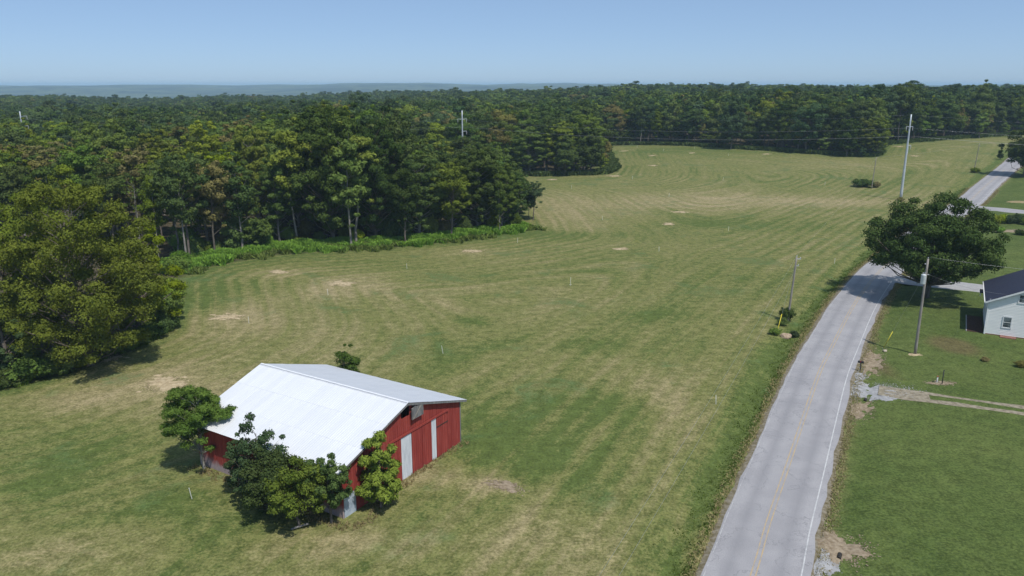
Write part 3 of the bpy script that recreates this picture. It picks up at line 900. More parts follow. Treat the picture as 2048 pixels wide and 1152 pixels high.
def tree_parts(seed, H, R, cb, nclump, nleaf, ls, tr, top=.5, flat=.62, limb=True, sparse=1.0, lean=0.0, cl=(.20, .36), sides=6, aspect=.62, taper=0.0, sprays=.3, sr=(.08, .15), sep=.62):
    """returns (leaf verts, tint, wood verts, wood faces) for one broadleaf tree standing on the origin"""
    rg = np.random.default_rng(seed)
    mid = cb + (H - cb) * top
    cs = []
    tries = 0
    while len(cs) < nclump and tries < 6000:
        tries += 1
        d = rg.normal(size=3); d /= np.linalg.norm(d)
        q = rg.uniform(.15, 1) ** .5
        rad = cl[0] + (cl[1] - cl[0]) * rg.uniform()
        rr = max(.05, 1 - rad * .8)
        p = np.array([d[0] * R * q * rr, d[1] * R * q * rr, mid + d[2] * q * rr * ((H - mid) if d[2] > 0 else (mid - cb))])
        fz_ = 1 - taper * np.clip((p[2] - cb) / (H - cb), 0, 1)
        p[0] *= fz_; p[1] *= fz_
        rc = rad * R * (.5 + .5 * fz_)
        if any(np.linalg.norm((p - c[0]) / np.array([1, 1, .8])) < sep * min(rc, c[1]) for c in cs): continue
        cs.append((p, rc))
    for _ in range(int(len(cs) * sprays)):                # small outer sprays that break the outline
        d = rg.normal(size=3); d[2] += .2; d /= np.linalg.norm(d)
        q = rg.uniform(.84, 1.0)
        p = np.array([d[0] * R * q, d[1] * R * q, mid + d[2] * q * ((H - mid) if d[2] > 0 else (mid - cb))])
        fz_ = 1 - taper * np.clip((p[2] - cb) / (H - cb), 0, 1)
        p[0] *= fz_; p[1] *= fz_
        if p[2] > .3: cs.append((p, -rg.uniform(*sr) * R))
    LV, LT = [], []
    for p, rc in cs:
        p = p + np.array([lean * p[2], 0, 0])
        m = int(nleaf * rg.uniform(.7, 1.3) * sparse * (max(.22, (abs(rc) / R / (sum(cl) / 2)) ** 2) if rc < 0 else 1))
        rc = abs(rc)
        d = rg.normal(size=(m, 3)); d[:, 2] = d[:, 2] * .8 + .25
        d /= np.linalg.norm(d, axis=1)[:, None]
        q = rg.uniform(.05, 1, m) ** .28
        wob = 1 + .28 * np.sin(d[:, 0] * 5 + seed) * np.sin(d[:, 1] * 6 + p[0]) + rg.normal(0, .1, m)
        cen = p + d * (q * wob)[:, None] * np.array([rc, rc, rc * flat])
        cen[:, 2] = np.maximum(cen[:, 2], .15)
        nrm = d * 1.0 + rg.normal(size=(m, 3)) * .42 + np.array([0, 0, .12])
        LV.append(leaf_quads(cen, nrm, ls * rg.uniform(.6, 1.35, m), rg, aspect))
        LT.append(np.clip(rg.normal(.45, .22, m) + rg.normal(0, .16), 0, 1))
    wv, wf = [], []
    tip = H * .80
    tp = [np.array([0, 0, -.3]), np.array([0, 0, .4])]
    n = 6
    off = np.zeros(2)
    for i in range(1, n + 1):
        off = off + rg.normal(0, R * .035, 2)
        z = tip * i / n
        tp.append(np.array([off[0] + lean * z, off[1], z]))
    trd = [tr * 1.35, tr * 1.05] + [tr * (1 - .80 * i / n) for i in range(1, n + 1)]
    v, f = tube_arrays(tp, trd, sides)
    wv += v; wf += f
    if limb:
        for p, rc in cs:
            if rc < 0 and R > 3.5 and rg.uniform() < .5: continue
            p = p + np.array([lean * p[2], 0, 0])
            zb = float(np.clip(p[2] - .55 * math.hypot(p[0], p[1]) - rg.uniform(.3, 1.2), cb * .55 + .3, tip * .95))
            t = zb / tip * n
            i0 = min(int(t), n - 1)
            a = tp[i0 + 1] + (tp[i0 + 2] - tp[i0 + 1]) * (t - i0) if i0 + 2 < len(tp) else tp[-1]
            a = np.array([a[0], a[1], zb])
            mm = (a + p) / 2 + np.array([rg.normal(0, .08 * R), rg.normal(0, .08 * R), -.04 * R])
            r0 = tr * .34 * (1 - .6 * zb / tip)
            v, f = tube_arrays([a, mm, p], [r0, r0 * .65, r0 * .2], 4)
            k0 = len(wv)
            wv += v; wf += [tuple(i + k0 for i in q) for q in f]
    return np.concatenate(LV), np.concatenate(LT), wv, wf

def plant_meshes(nm, leafmat, bark, *a, **k):
    lv, lt, wv, wf = tree_parts(*a, **k)
    cm = quad_mesh(nm + "_crown", lv, leafmat, lt)
    m = MB(); m.v = wv; m.f = wf
    return cm, m.mesh(nm + "_trunk", bark, True)

def plant(name, meshes, x, y, label, cat, group=None, scale=(1, 1, 1), rz=0.0, mat=None, bark=None, parts=("crown", "trunk")):
    z = gz(x, y)
    r = empty(name, (x, y, z), rz)
    r.scale = scale
    tag(r, label, cat, group)
    for nm, me, mt in ((parts[0], meshes[0], mat), (parts[1], meshes[1], bark)):
        o = link(bpy.data.objects.new(nm, me), r)
        if mt is not None:
            o.material_slots[0].link = 'OBJECT'
            o.material_slots[0].material = mt
    return r

# --- single trees that stand out in the photograph
x, y = 60.2, 109.6
plant("oak_tree", plant_meshes("oak", LEAF['oak'], BARK, 3, 14.9, 9.3, 2.9, 130, 480, .15, .48, top=.42, flat=.7, cl=(.10, .18), sprays=.4, sep=1.0), x, y,
      "large spreading dark green oak shading the road and lane beside the white house", "tree")
for nm, px, py, H, R, cb, sd_, mt, lab, ncl in (
        ("walnut_tree", 182, 730, 20.5, 9.2, .1, 21, 'walnut', "huge olive green walnut tree at the field edge left of the barn", 120),
        ("walnut_tree", 40, 690, 19.0, 8.2, .1, 22, 'walnut', "olive green walnut tree half cut by the frame, left of the huge walnut", 70),
        ("walnut_tree", 282, 664, 14.5, 5.6, .1, 23, 'walnut', "smaller yellowish walnut tree at the right flank of the huge walnut", 50),
        ("ash_tree", -45, 742, 13.5, 5.5, .5, 24, 'blue', "dark blue green tree in shade at the photo's left border", 44),
        ("ash_tree", 18, 752, 8.5, 3.6, .2, 25, 'blue', "short dark shaded tree below the walnut at the left border", 30)):
    p = at(px, py)
    plant(nm, plant_meshes(nm, LEAF[mt], BARK, sd_, H, R, cb, int(ncl * .9), 760, .125, .38, top=.44, flat=.72, cl=(.11, .19), sprays=.4, sep=1.1), p[0], p[1], lab, "tree")
# barn side trees
bt = at(409, 936)
plant("locust_tree", plant_meshes("locust", LEAF['ash'], PALE_BARK, 31, 6.8, 2.8, 1.7, 30, 650, .125, .13, aspect=.3, top=.55, flat=.5, lean=-.06, cl=(.18, .36), sprays=1.2, sr=(.12, .2)), bt[0], bt[1],
      "small feathery tree with pale forked trunk at the barn's far left corner", "tree")
for u, v, H, R, cb, sd_, mt, ncl, lab in (
        (-1.6, 6.6, 7.0, 2.1, .0, 32, 'blue', 30, "dark upright tree rising above the barn's long eave"),
        (-2.2, 4.6, 5.0, 2.5, .3, 33, 'oak', 34, "dark dense bushy tree against the barn's long wall, in the middle of the thicket"),
        (-2.4, 1.9, 5.0, 2.3, 1.0, 34, 'ash', 30, "green bushy tree with a leaning grey stem at the barn's near corner"),
        (-1.2, 9.4, 4.6, 1.2, .0, 35, 'blue', 14, "slender dark sapling against the barn's long wall, leftmost of the thicket"),
        (-.9, .3, 5.4, 1.7, 1.3, 36, 'oak', 20, "thin green tree topping the barn eave at its near corner")):
    p = barn_pt(u, v)
    plant("mulberry_tree", plant_meshes("mulberry", LEAF[mt], BARK, sd_, H, R, cb, ncl, 330, .085, .10, top=.45, flat=.85, cl=(.16, .32), sprays=1.0, sr=(.10, .20), sep=.85), p[0], p[1], lab, "tree")
p = barn_pt(2.6, -1.25)
plant("sumac_tree", plant_meshes("sumac", LEAF['yellow'], BARK, 37, 6.0, 1.9, .3, 40, 230, .15, .08, aspect=.32, top=.36, taper=.45, flat=.75, cl=(.16, .30), sprays=.9, sr=(.12, .22), sep=.8), p[0], p[1],
      "yellow green sumac tree leaning against the barn's red gable front", "tree")
p = barn_pt(BW + 1.7, BL - 1.0)
plant("locust_tree", plant_meshes("locust", LEAF['ash'], BARK, 38, 5.9, 1.6, .6, 22, 340, .13, .08, aspect=.3, flat=.65, cl=(.26, .42), sprays=.4), p[0], p[1],
      "sapling whose green top peeks over the barn's far roof edge", "tree")

# --- the woods
SPECIES = [('tall', dict(H=21, R=5.0, cb=2.6, nclump=38, nleaf=408, ls=0.23, tr=.28, top=.55, cl=(.24, .40))),
           ('tall', dict(H=21, R=4.6, cb=4.4, nclump=32, nleaf=408, ls=0.23, tr=.26, top=.5, cl=(.24, .42))),
           ('round', dict(H=19, R=5.8, cb=2.5, nclump=46, nleaf=425, ls=0.23, tr=.30, top=.5, cl=(.2, .34))),
           ('round', dict(H=18, R=5.4, cb=1.5, nclump=44, nleaf=425, ls=0.23, tr=.30, top=.45, cl=(.2, .36))),
           ('thin', dict(H=20, R=3.6, cb=4.0, nclump=22, nleaf=272, ls=0.21, tr=.20, top=.55, cl=(.24, .42))),
           ('thin', dict(H=19, R=3.2, cb=2.5, nclump=20, nleaf=238, ls=0.21, tr=.18, top=.5, cl=(.22, .42))),
           ('pointed', dict(H=22, R=4.4, cb=3.0, nclump=40, nleaf=400, ls=0.23, tr=.26, top=.35, cl=(.24, .40), taper=.62)),
           ('loose', dict(H=20, R=5.6, cb=5.0, nclump=24, nleaf=420, ls=0.23, tr=.28, top=.55, cl=(.18, .36), sprays=1.2)),
           ('low', dict(H=8, R=3.6, cb=.1, nclump=26, nleaf=357, ls=0.20, tr=.12, top=.4, cl=(.26, .42))),
           ('snag', dict(H=17, R=2.6, cb=6.0, nclump=16, nleaf=14, ls=0.17, tr=.20, top=.5, cl=(.22, .40)))]
WOODMESH = []
for i, (kd, a) in enumerate(SPECIES):
    WOODMESH.append((kd, a['H'], a['R'], plant_meshes("wood_tree_%d" % i, LEAF['ash'], PALE_BARK if kd in ('thin', 'snag') else BARK, 60 + i, **a)))

# trees of the woods that stand out one by one
BIG = [plant_meshes("big_oak", LEAF['oak'], BARK, 81, 26, 8.8, 1.5, 120, 420, .20, .45, top=.5, flat=.7, cl=(.11, .22), sprays=.4, sep=.95),
       plant_meshes("big_ash", LEAF['ash'], PALE_BARK, 82, 22, 6.0, 2.0, 80, 420, .19, .34, top=.5, flat=.7, cl=(.13, .26), sprays=.5, sep=.9),
       plant_meshes("big_loose", LEAF['olive'], PALE_BARK, 83, 20, 4.6, 2.4, 56, 260, .18, .24, top=.5, flat=.65, cl=(.14, .28), sprays=.8)]
FEATURES = []
for px, py, k_, sr, sh, mt, lab in (
        (668, 486, 0, 1.0, 1.03, 'oak', "tallest dark green oak towering over the dark high wood"),
        (752, 482, 0, .82, .93, 'oak', "second tall dark oak right beside the tallest one"),
        (600, 470, 1, 1.05, 1.08, 'ash', "tall mid green tree left of the tallest oak"),
        (838, 478, 1, .95, .80, 'oak', "dark leafy tree between the tall oaks and the wood's point"),
        (955, 462, 1, 1.05, .84, 'oak', "rounded dark tree near the wood's point, behind the tall grass"),
        (905, 466, 1, .8, .72, 'olive', "olive tree left of the rounded dark tree near the wood's point"),
        (1004, 459, 1, .72, .66, 'ash', "mid green tree second from the wood's point"),
        (1036, 454, 2, .62, .62, 'oak', "small narrow tree at the very point of the wood"),
        (420, 442, 2, 1.15, 1.14, 'yellow', "bright yellow green tree with bare pale stem deep in the open wood"),
        (222, 446, 1, 1.1, 1.06, 'ash', "tall full green tree rising behind the walnut clump"),
        (330, 430, 2, 1.0, 1.02, 'olive', "slim olive tree between the tall full tree and the yellow one"),
        (515, 455, 1, .9, 1.02, 'olive', "tall olive tree between the yellow tree and the dark oaks"),
        (60, 445, 2, 1.2, .88, 'brown', "brownish thinning tree above the walnut clump, left one"),
        (120, 440, 2, 1.1, .90, 'brown', "brownish thinning tree above the walnut clump, right one"),
        (455, 486, 2, .9, .80, 'brown', "brownish tree with drooping boughs above the fallen branches"),
        (398, 492, 2, .8, .72, 'olive', "thin olive tree leaning over the left end of the tall grass"),
        (560, 488, 2, .9, .85, 'ash', "slender green tree above the middle of the tall grass"),
        (1702, 312, 1, .9, .62, 'oak', "dark green tree at the left of the tree island in the far field"),
        (1726, 312, 1, .9, .66, 'olive', "olive green tree in the middle of the tree island in the far field"),
        (1748, 312, 1, .95, .70, 'olive', "rounded sunlit tree at the right end of the tree island"),
        (1172, 346, 1, 1.1, .92, 'ash', "leafy tree at the middle wood's tip beside the field"),
        (1118, 348, 1, 1.1, .82, 'olive', "olive tree left of the middle wood's tip"),
        (1060, 349, 1, 1.2, .74, 'ash', "bushy green tree at the front of the middle wood")):
    q = at(px, py)
    FEATURES.append((q[0], q[1], BIG[k_] and (8.8, 6.0, 4.6)[k_] * sr))
    plant("broadleaf_tree", BIG[k_], q[0], q[1], lab, "tree", "trees of the woods", (sr, sr, sh), RNG.uniform(0, 6.28), LEAF[mt])

# candidate positions
cand = []
def scatter(x0, x1, y0, y1, step):
    gx, gy = np.meshgrid(np.arange(x0, x1, step), np.arange(y0, y1, step))
    return gx.ravel() + RNG.uniform(-.42, .42, gx.size) * step, gy.ravel() + RNG.uniform(-.42, .42, gx.size) * step
for (x0, x1, y0, y1, st, dlo, dhi) in ((-230, 330, 60, 480, 6.2, 0, 270), (-360, 480, 120, 560, 7.6, 270, 480), (-1100, 1150, 300, 1300, 10.5, 480, 1320)):
    X, Y = scatter(x0, x1, y0, y1, st)
    d = np.hypot(X, Y)
    m = (d >= dlo) & (d < dhi) & inside(X, Y, WOODS) & (np.abs(X) < .80 * Y + 30)
    X, Y = X[m], Y[m]
    cand.append(np.stack([X, Y], 1))
cand = np.concatenate(cand)
# a row right on the edge
eg_pts = smooth_path(WOOD_EDGE, 4.6, 12)
eg_pts = eg_pts + RNG.normal(0, .9, eg_pts.shape)
T_ = np.gradient(eg_pts, axis=0); T_ /= np.hypot(T_[:, 0], T_[:, 1])[:, None]
eg_in = eg_pts + np.stack([-T_[:, 1], T_[:, 0]], 1) * 1.0
ins = inside(eg_in[:, 0], eg_in[:, 1], WOODS)
eg_in[~ins] = (eg_pts - np.stack([-T_[:, 1], T_[:, 0]], 1) * 2.4)[~ins]
eg_in[ins] = (eg_pts + np.stack([-T_[:, 1], T_[:, 0]], 1) * 2.4)[ins]
front_ = inside(eg_in[:, 0], eg_in[:, 1], [at(340, 600), at(340, 440), at(1080, 440), at(1080, 480)])
eg_in[front_, 1] += 4.5
cand = np.concatenate([cand, eg_in])
edge_flag = np.zeros(len(cand), bool); edge_flag[-len(eg_in):] = True
cd = np.hypot(cand[:, 0], cand[:, 1])
ce, _ = poly_dist(cand[:, 0], cand[:, 1], WOOD_EDGE)
cz = base(cand[:, 0], cand[:, 1])
cpx, cpy = photo(cand[:, 0], cand[:, 1], cz)
keep = np.ones(len(cand), bool)
keep &= ~((cpy > 530) & (cpx < 430))                     # the walnut clump fills that corner
keep &= cpx > -900
keep &= ~((cpx < 600) & (cpy > 372) & (cd < 235) & (RNG.uniform(size=len(cand)) < .22) & ~edge_flag)
for fx_, fy_, fr_ in FEATURES: keep &= np.hypot(cand[:, 0] - fx_, cand[:, 1] - fy_) > fr_ * .55
kdx = np.zeros(len(cand), int); hh = np.zeros(len(cand)); rr = np.ones(len(cand)); mtx = np.empty(len(cand), object)
hprof = np.array([(-900, 19), (200, 19), (380, 19), (470, 21), (560, 23), (620, 26), (770, 26), (815, 19), (870, 17), (900, 16), (960, 18), (1005, 16), (1030, 13), (1062, 10), (1300, 10)])
for i in range(len(cand)):
    pxi, pyi, di = cpx[i], cpy[i], cd[i]
    A = di < 235 and pxi < 1180 and pyi > 372
    u = RNG.uniform()
    if edge_flag[i]:
        if A and 345 < pxi < 790:
            kdx[i] = RNG.choice([4, 5, 8, 1, 9, 0, 7], p=[.22, .2, .16, .14, .03, .10, .15])
        else:
            kdx[i] = RNG.choice([8, 3, 2, 5, 4, 7], p=[.38, .24, .14, .07, .07, .10])
    elif A and pxi < 600:
        kdx[i] = RNG.choice([0, 1, 2, 6, 4, 5, 9, 8, 7], p=[.05, .06, .05, .08, .23, .19, .10, .14, .10])
    elif A:
        kdx[i] = RNG.choice([0, 1, 2, 3, 4, 6, 7], p=[.26, .14, .24, .10, .04, .10, .12])
    else:
        kdx[i] = RNG.choice([0, 1, 2, 3, 4, 9, 6, 7], p=[.22, .10, .24, .12, .065, .015, .12, .12])
    kd, bh, br, _ = WOODMESH[kdx[i]]
    if A: h = np.interp(pxi, hprof[:, 0], hprof[:, 1]) * RNG.uniform(.82, 1.04)
    else: h = RNG.uniform(17, 23.5) if pxi > 600 else RNG.uniform(15.5, 21.5)
    if not A and RNG.uniform() < .07: h *= 1.14
    if edge_flag[i] and not A: h *= RNG.uniform(.62, .92)
    if kd == 'low': h = RNG.uniform(4.5, 8.5)
    if kd == 'snag': h *= .85
    hh[i] = h / bh
    rr[i] = np.clip(h / bh * RNG.uniform(.82, 1.22), .5, 1.5)
    if kd == 'low': mtx[i] = RNG.choice(['oak', 'ash', 'olive', 'blue'], p=[.3, .35, .25, .1])
    elif kd in ('thin', 'snag'): mtx[i] = RNG.choice(['ash', 'olive', 'brown', 'oak'], p=[.34, .36, .18, .12])
    elif A and pxi < 600: mtx[i] = RNG.choice(['oak', 'ash', 'olive', 'brown'], p=[.14, .34, .38, .14])
    elif A: mtx[i] = RNG.choice(['oak', 'ash', 'olive', 'blue'], p=[.56, .24, .10, .10])
    else: mtx[i] = RNG.choice(['oak', 'ash', 'olive', 'blue', 'brown'], p=[.40, .30, .12, .14, .04])
# which ones show largest in the photo: front-to-back skyline of what already hides them
order = np.argsort(cd)
skyline = np.full(2048 + 1200, 1152.0)
show = np.zeros(len(cand))
for i in order:
    if not keep[i]: continue
    kd, bh, br, _ = WOODMESH[kdx[i]]
    top = photo(cand[i, 0], cand[i, 1], cz[i] + hh[i] * bh)[1]
    half = br * rr[i] * FPX / cd[i] * .75
    a, b_ = int(np.clip(cpx[i] - half + 600, 0, 3247)), int(np.clip(cpx[i] + half + 601, 1, 3248))
    if b_ - a < 1: continue
    seg = skyline[a:b_]
    vis = np.clip(np.minimum(seg, cpy[i]) - top, 0, None)
    if cpx[i] > -60 and cpx[i] < 2110: show[i] = vis.sum()
    if kd not in ('thin', 'snag'): skyline[a:b_] = np.minimum(seg, top + (cpy[i] - top) * .25)
ranked = [i for i in np.argsort(-show) if keep[i] and show[i] > 0]
single = ranked[:265]
single_set = set(int(i) for i in single)

KIND = {'tall': 'tall', 'pointed': 'pointed', 'loose': 'loose open', 'round': 'broad round', 'thin': 'thin bare-stemmed', 'low': 'low bushy', 'snag': 'half dead'}
TONE = {'oak': 'dark green', 'ash': 'mid green', 'olive': 'olive green', 'brown': 'brownish', 'yellow': 'yellow green', 'blue': 'blue green'}
def where(px, py, d):
    if py > 372 and px < 1090 and d < 235:
        if px < 340: return "in the wood behind the walnut clump"
        if px < 600: return "in the open wood above the tall grass"
        if px < 830: return "in the dark high wood"
        return "at the dark wood's point"
    if px < 600: return "in the rolling wood at upper left"
    if px < 1240: return "in the steel pole's wood"
    if px < 1780: return "in the far field's tree line"
    return "in the tree line above the far road"
labels = {}
for i in single:
    kd = WOODMESH[kdx[i]][0]
    labels.setdefault((KIND[kd], TONE[mtx[i]], where(cpx[i], cpy[i], cd[i])), []).append(i)
def ordinal(n):
    return "%d%s" % (n, "th" if 10 <= n % 100 <= 20 else {1: "st", 2: "nd", 3: "rd"}.get(n % 10, "th"))
for (kk, tone, wh), ids in labels.items():
    ids.sort(key=lambda i: cpx[i])
    for q, i in enumerate(ids):
        lab = "%s %s tree %s" % (kk, tone, wh)
        if len(ids) > 1: lab += ", " + ("leftmost" if q == 0 else ordinal(q + 1) + " from left")
        me = WOODMESH[kdx[i]][3]
        plant("broadleaf_tree" if WOODMESH[kdx[i]][0] != 'snag' else "dead_tree", me, cand[i, 0], cand[i, 1], lab, "tree",
              "trees of the woods", (rr[i], rr[i], hh[i]), RNG.uniform(0, 6.28), LEAF[mtx[i]])

# all the others are one mass of woodland
far_coll = bpy.data.collections.new("woodland_kinds")
LOW = []
for i, (mt, H, R, cb) in enumerate((('oak', 20, 5.6, 2), ('ash', 20, 5.2, 2), ('olive', 19, 5.2, 3), ('blue', 20, 5.4, 2), ('brown', 19, 4.6, 4), ('oak', 21, 6.2, 3), ('ash', 19, 5.8, 2), ('yellow', 19, 4.8, 3))):
    lv, lt, wv, wf = tree_parts(200 + i, H, R, cb, 28, 190, .40, .26, top=.5, cl=(.22, .38), sides=4, sprays=.15)
    me = quad_mesh("woodland_tree_%d" % i, lv, [LEAF[mt], BARK], lt, extra=(wv, wf))
    o = bpy.data.objects.new("woodland_%02d" % i, me)
    far_coll.objects.link(o)
MT_IDX = {'oak': [0, 5], 'ash': [1, 6], 'olive': [2], 'blue': [3], 'brown': [4], 'yellow': [7]}
rest = [i for i in range(len(cand)) if keep[i] and i not in single_set]
pm = bpy.data.meshes.new("woodland")
pm.vertices.add(len(rest))
co = np.array([(cand[i, 0], cand[i, 1], cz[i] - .2) for i in rest], np.float32)
pm.vertices.foreach_set("co", co.ravel())
pm.attributes.new("pick", 'INT', 'POINT').data.foreach_set("value", np.array([RNG.choice(MT_IDX[mtx[i]]) for i in rest], np.int32))
pm.attributes.new("turn", 'FLOAT', 'POINT').data.foreach_set("value", RNG.uniform(0, 6.28, len(rest)).astype(np.float32))
scl = np.array([(rr[i] * (.62 if WOODMESH[kdx[i]][0] in ('thin', 'snag', 'low') else 1.0), rr[i] * (.62 if WOODMESH[kdx[i]][0] in ('thin', 'snag', 'low') else 1.0),
                 hh[i] * WOODMESH[kdx[i]][1] / 20) for i in rest], np.float32)
farm = np.array([1.22 if cd[i] > 480 else 1.0 for i in rest], np.float32)
scl[:, :2] *= farm[:, None]
pm.attributes.new("size", 'FLOAT_VECTOR', 'POINT').data.foreach_set("vector", scl.ravel())
woodland = link(bpy.data.objects.new("woodland", pm))
tag(woodland, "continuous deciduous woodland behind and between the nearer trees", "woodland", kind="stuff")
ng = bpy.data.node_groups.new("woodland_spread", 'GeometryNodeTree')
ng.interface.new_socket("Geometry", in_out='INPUT', socket_type='NodeSocketGeometry')
ng.interface.new_socket("Geometry", in_out='OUTPUT', socket_type='NodeSocketGeometry')
gi, go = ng.nodes.new("NodeGroupInput"), ng.nodes.new("NodeGroupOutput")
ip = ng.nodes.new("GeometryNodeInstanceOnPoints")
ci = ng.nodes.new("GeometryNodeCollectionInfo")
ci.inputs["Collection"].default_value = far_coll
ci.inputs["Separate Children"].default_value = True
ci.inputs["Reset Children"].default_value = True
def named(nm, ty):
    nd = ng.nodes.new("GeometryNodeInputNamedAttribute"); nd.data_type = ty; nd.inputs["Name"].default_value = nm
    return next(s for s in nd.outputs if s.enabled and s.name == "Attribute")
cx = ng.nodes.new("ShaderNodeCombineXYZ")
ng.links.new(named("turn", 'FLOAT'), cx.inputs[2])
ng.links.new(gi.outputs[0], ip.inputs["Points"])
ng.links.new(ci.outputs[0], ip.inputs["Instance"])
ip.inputs["Pick Instance"].default_value = True
ng.links.new(named("pick", 'INT'), ip.inputs["Instance Index"])
ng.links.new(cx.outputs[0], ip.inputs["Rotation"])
ng.links.new(named("size", 'FLOAT_VECTOR'), ip.inputs["Scale"])
ng.links.new(ip.outputs[0], go.inputs[0])
md = woodland.modifiers.new("spread", 'NODES'); md.node_group = ng

# ------------------------------------------------------------------ grasses and weeds (uncountable)
def blades(name, X, Y, h, w, mat, label, cat, seed, lean=.35, quads=3):
    rg = np.random.default_rng(seed)
    n = len(X)
    Z = ground_z(X, Y)
    V = []; T = []
    for q in range(quads):
        an = rg.uniform(0, 6.283, n)
        dx, dy = np.cos(an), np.sin(an)
        hq = h * rg.uniform(.55, 1.2, n); wq = w * rg.uniform(.6, 1.3, n)
        lx, ly = rg.normal(0, lean, n) * hq, rg.normal(0, lean, n) * hq
        ox, oy = X + rg.normal(0, w, n), Y + rg.normal(0, w, n)
        a = np.stack([ox - dx * wq, oy - dy * wq, Z - .03], 1)
        b_ = np.stack([ox + dx * wq, oy + dy * wq, Z - .03], 1)
        c = np.stack([ox + dx * wq * .45 + lx, oy + dy * wq * .45 + ly, Z + hq], 1)
        d = np.stack([ox - dx * wq * .45 + lx, oy - dy * wq * .45 + ly, Z + hq * rg.uniform(.75, 1, n)], 1)
        V.append(np.stack([a, b_, c, d], 1)); T.append(np.clip(rg.normal(.45, .25, n), 0, 1))
    V = np.concatenate(V).reshape(-1, 3); T = np.concatenate(T)
    o = link(bpy.data.objects.new(name, quad_mesh(name, V, mat, T)))
    return tag(o, label, cat, kind="stuff")

def strip_points(path, lo, hi, dens, seed, edge=.5):
    rg = np.random.default_rng(seed)
    s = np.concatenate([[0], np.cumsum(np.hypot(*np.diff(path, axis=0).T))])
    n = int(s[-1] * abs(hi - lo) * dens)
    q = rg.uniform(0, s[-1], n)
    i = np.clip(np.searchsorted(s, q) - 1, 0, len(path) - 2)
    t = ((q - s[i]) / (s[i + 1] - s[i] + 1e-9))[:, None]
    P = path[i] * (1 - t) + path[i + 1] * t
    D = path[i + 1] - path[i]; D /= np.hypot(D[:, 0], D[:, 1])[:, None] + 1e-9
    N_ = np.stack([D[:, 1], -D[:, 0]], 1)
    w_ = 1 + .14 * np.sin(q * .31 + seed) + .12 * np.sin(q * .83) + .12 * np.sin(q * 2.3)
    o = lo + (hi - lo) * rg.beta(1.1, 1.3, n) * w_
    P = P + N_ * o[:, None]
    return P[:, 0], P[:, 1]

tall_path = smooth_path([at(*p) for p in [(352, 548), (420, 524), (560, 503), (700, 497), (800, 490), (950, 473), (1058, 455)]], 2)
X, Y = strip_points(tall_path, -4.8, 1.9, 110, 5)
blades("tall_grass", X, Y, .62 + .75 * np.clip(.5 + .5 * np.sin(X * .55 + 1.5 * np.sin(Y * .4)) * np.sin(Y * .7 + X * .23), 0, 1), .10, LEAF['grass'], "bright green tall grass fringing the wood above the mown field", "grass", 51)
X, Y = strip_points(tall_path, -5.2, 2.6, 26, 15)
blades("tall_weeds", X, Y, .8, .12, LEAF['weed'], "paler weeds mixed into the tall grass fringe at the wood", "weeds", 59, .55)
X, Y = strip_points(ROAD[:int(len(ROAD) * .62)], -3.6, -5.5, 24, 6)
blades("roadside_weeds", X, Y, .09, .055, LEAF['weed'], "rough green weeds in the ditch along the road's field side", "weeds", 52, .5)
X, Y = strip_points(ROAD[:int(len(ROAD) * .62)], -3.25, -4.2, 40, 16)
blades("dry_verge_grass", X, Y, .10, .035, LEAF['dry'], "dry straw coloured grass along the asphalt's field side", "grass", 53, .7)
X, Y = strip_points(ROAD[:int(len(ROAD) * .62)], 3.45, 4.4, 40, 17)
blades("dry_verge_grass", X, Y, .10, .035, LEAF['dry'], "dry straw coloured grass along the asphalt's house side", "grass", 58, .7)
clump_path = smooth_path([at(*p) for p in [(-40, 780), (30, 768), (110, 740), (205, 712), (318, 668), (348, 590)]], 2)
X, Y = strip_points(clump_path, -2.6, .5, 110, 7)
blades("undergrowth", X, Y, .7, .09, LEAF['ash'], "dark leafy undergrowth at the foot of the walnut clump", "undergrowth", 54, .5)
bp = [barn_pt(-.7, BL + .5), barn_pt(-.8, -.7), barn_pt(4.5, -.6), barn_pt(BW + .4, -.4)]
X, Y = strip_points(np.array(smooth_path(bp, .8)), -.45, .35, 26, 8)
blades("barn_weeds", X, Y, .20, .035, LEAF['dry'], "dry uncut grass standing along the barn's foot", "grass", 55, .5)
# wood edge brambles for the other wood fronts
br_path = smooth_path([at(*p) for p in [(985, 351), (1100, 352), (1214, 347), (1229, 331), (1217, 293), (1300, 290), (1400, 293), (1480, 298), (1600, 306), (1690, 312), (1755, 312), (1768, 291), (1850, 283), (1960, 275), (2060, 269)]], 2)
X, Y = strip_points(br_path, -3.2, .4, 22, 9)
blades("wood_edge_brambles", X, Y, 1.3, .32, LEAF['oak'], "dark brambles along the foot of the far tree line", "undergrowth", 56, .45)
# tufts all over the near field so that the turf has real relief
rg = np.random.default_rng(77)
n = 40000
X = rg.uniform(-45, 52, n); Y = 38 + rg.beta(1, 2.2, n) * 130
m = ~inside(X, Y, WOODS)
dR, sR = poly_dist(X, Y, ROAD)
m &= (dR > 4.2) & (np.abs(X) < Y * .72) & (sR > 0)
cb_, sb_ = math.cos(BARN_YAW), math.sin(BARN_YAW)
bu = (X + 12.025) * cb_ + (Y - 49.687) * sb_; bv = -(X + 12.025) * sb_ + (Y - 49.687) * cb_
m &= ~((bu > -.1) & (bu < BW + .1) & (bv > -.1) & (bv < BL + .1))
cl_ = np.sin(X * .35 + 2 * np.sin(Y * .21)) * np.sin(Y * .29 + 1.7 * np.sin(X * .17))
m &= rg.uniform(size=n) < .35 + .5 * (cl_ > .1)
blades("field_grass", X[m], Y[m], .035, .05, LEAF['short'], "short mown grass and hay stubble of the big field", "grass", 57, .8, 2)

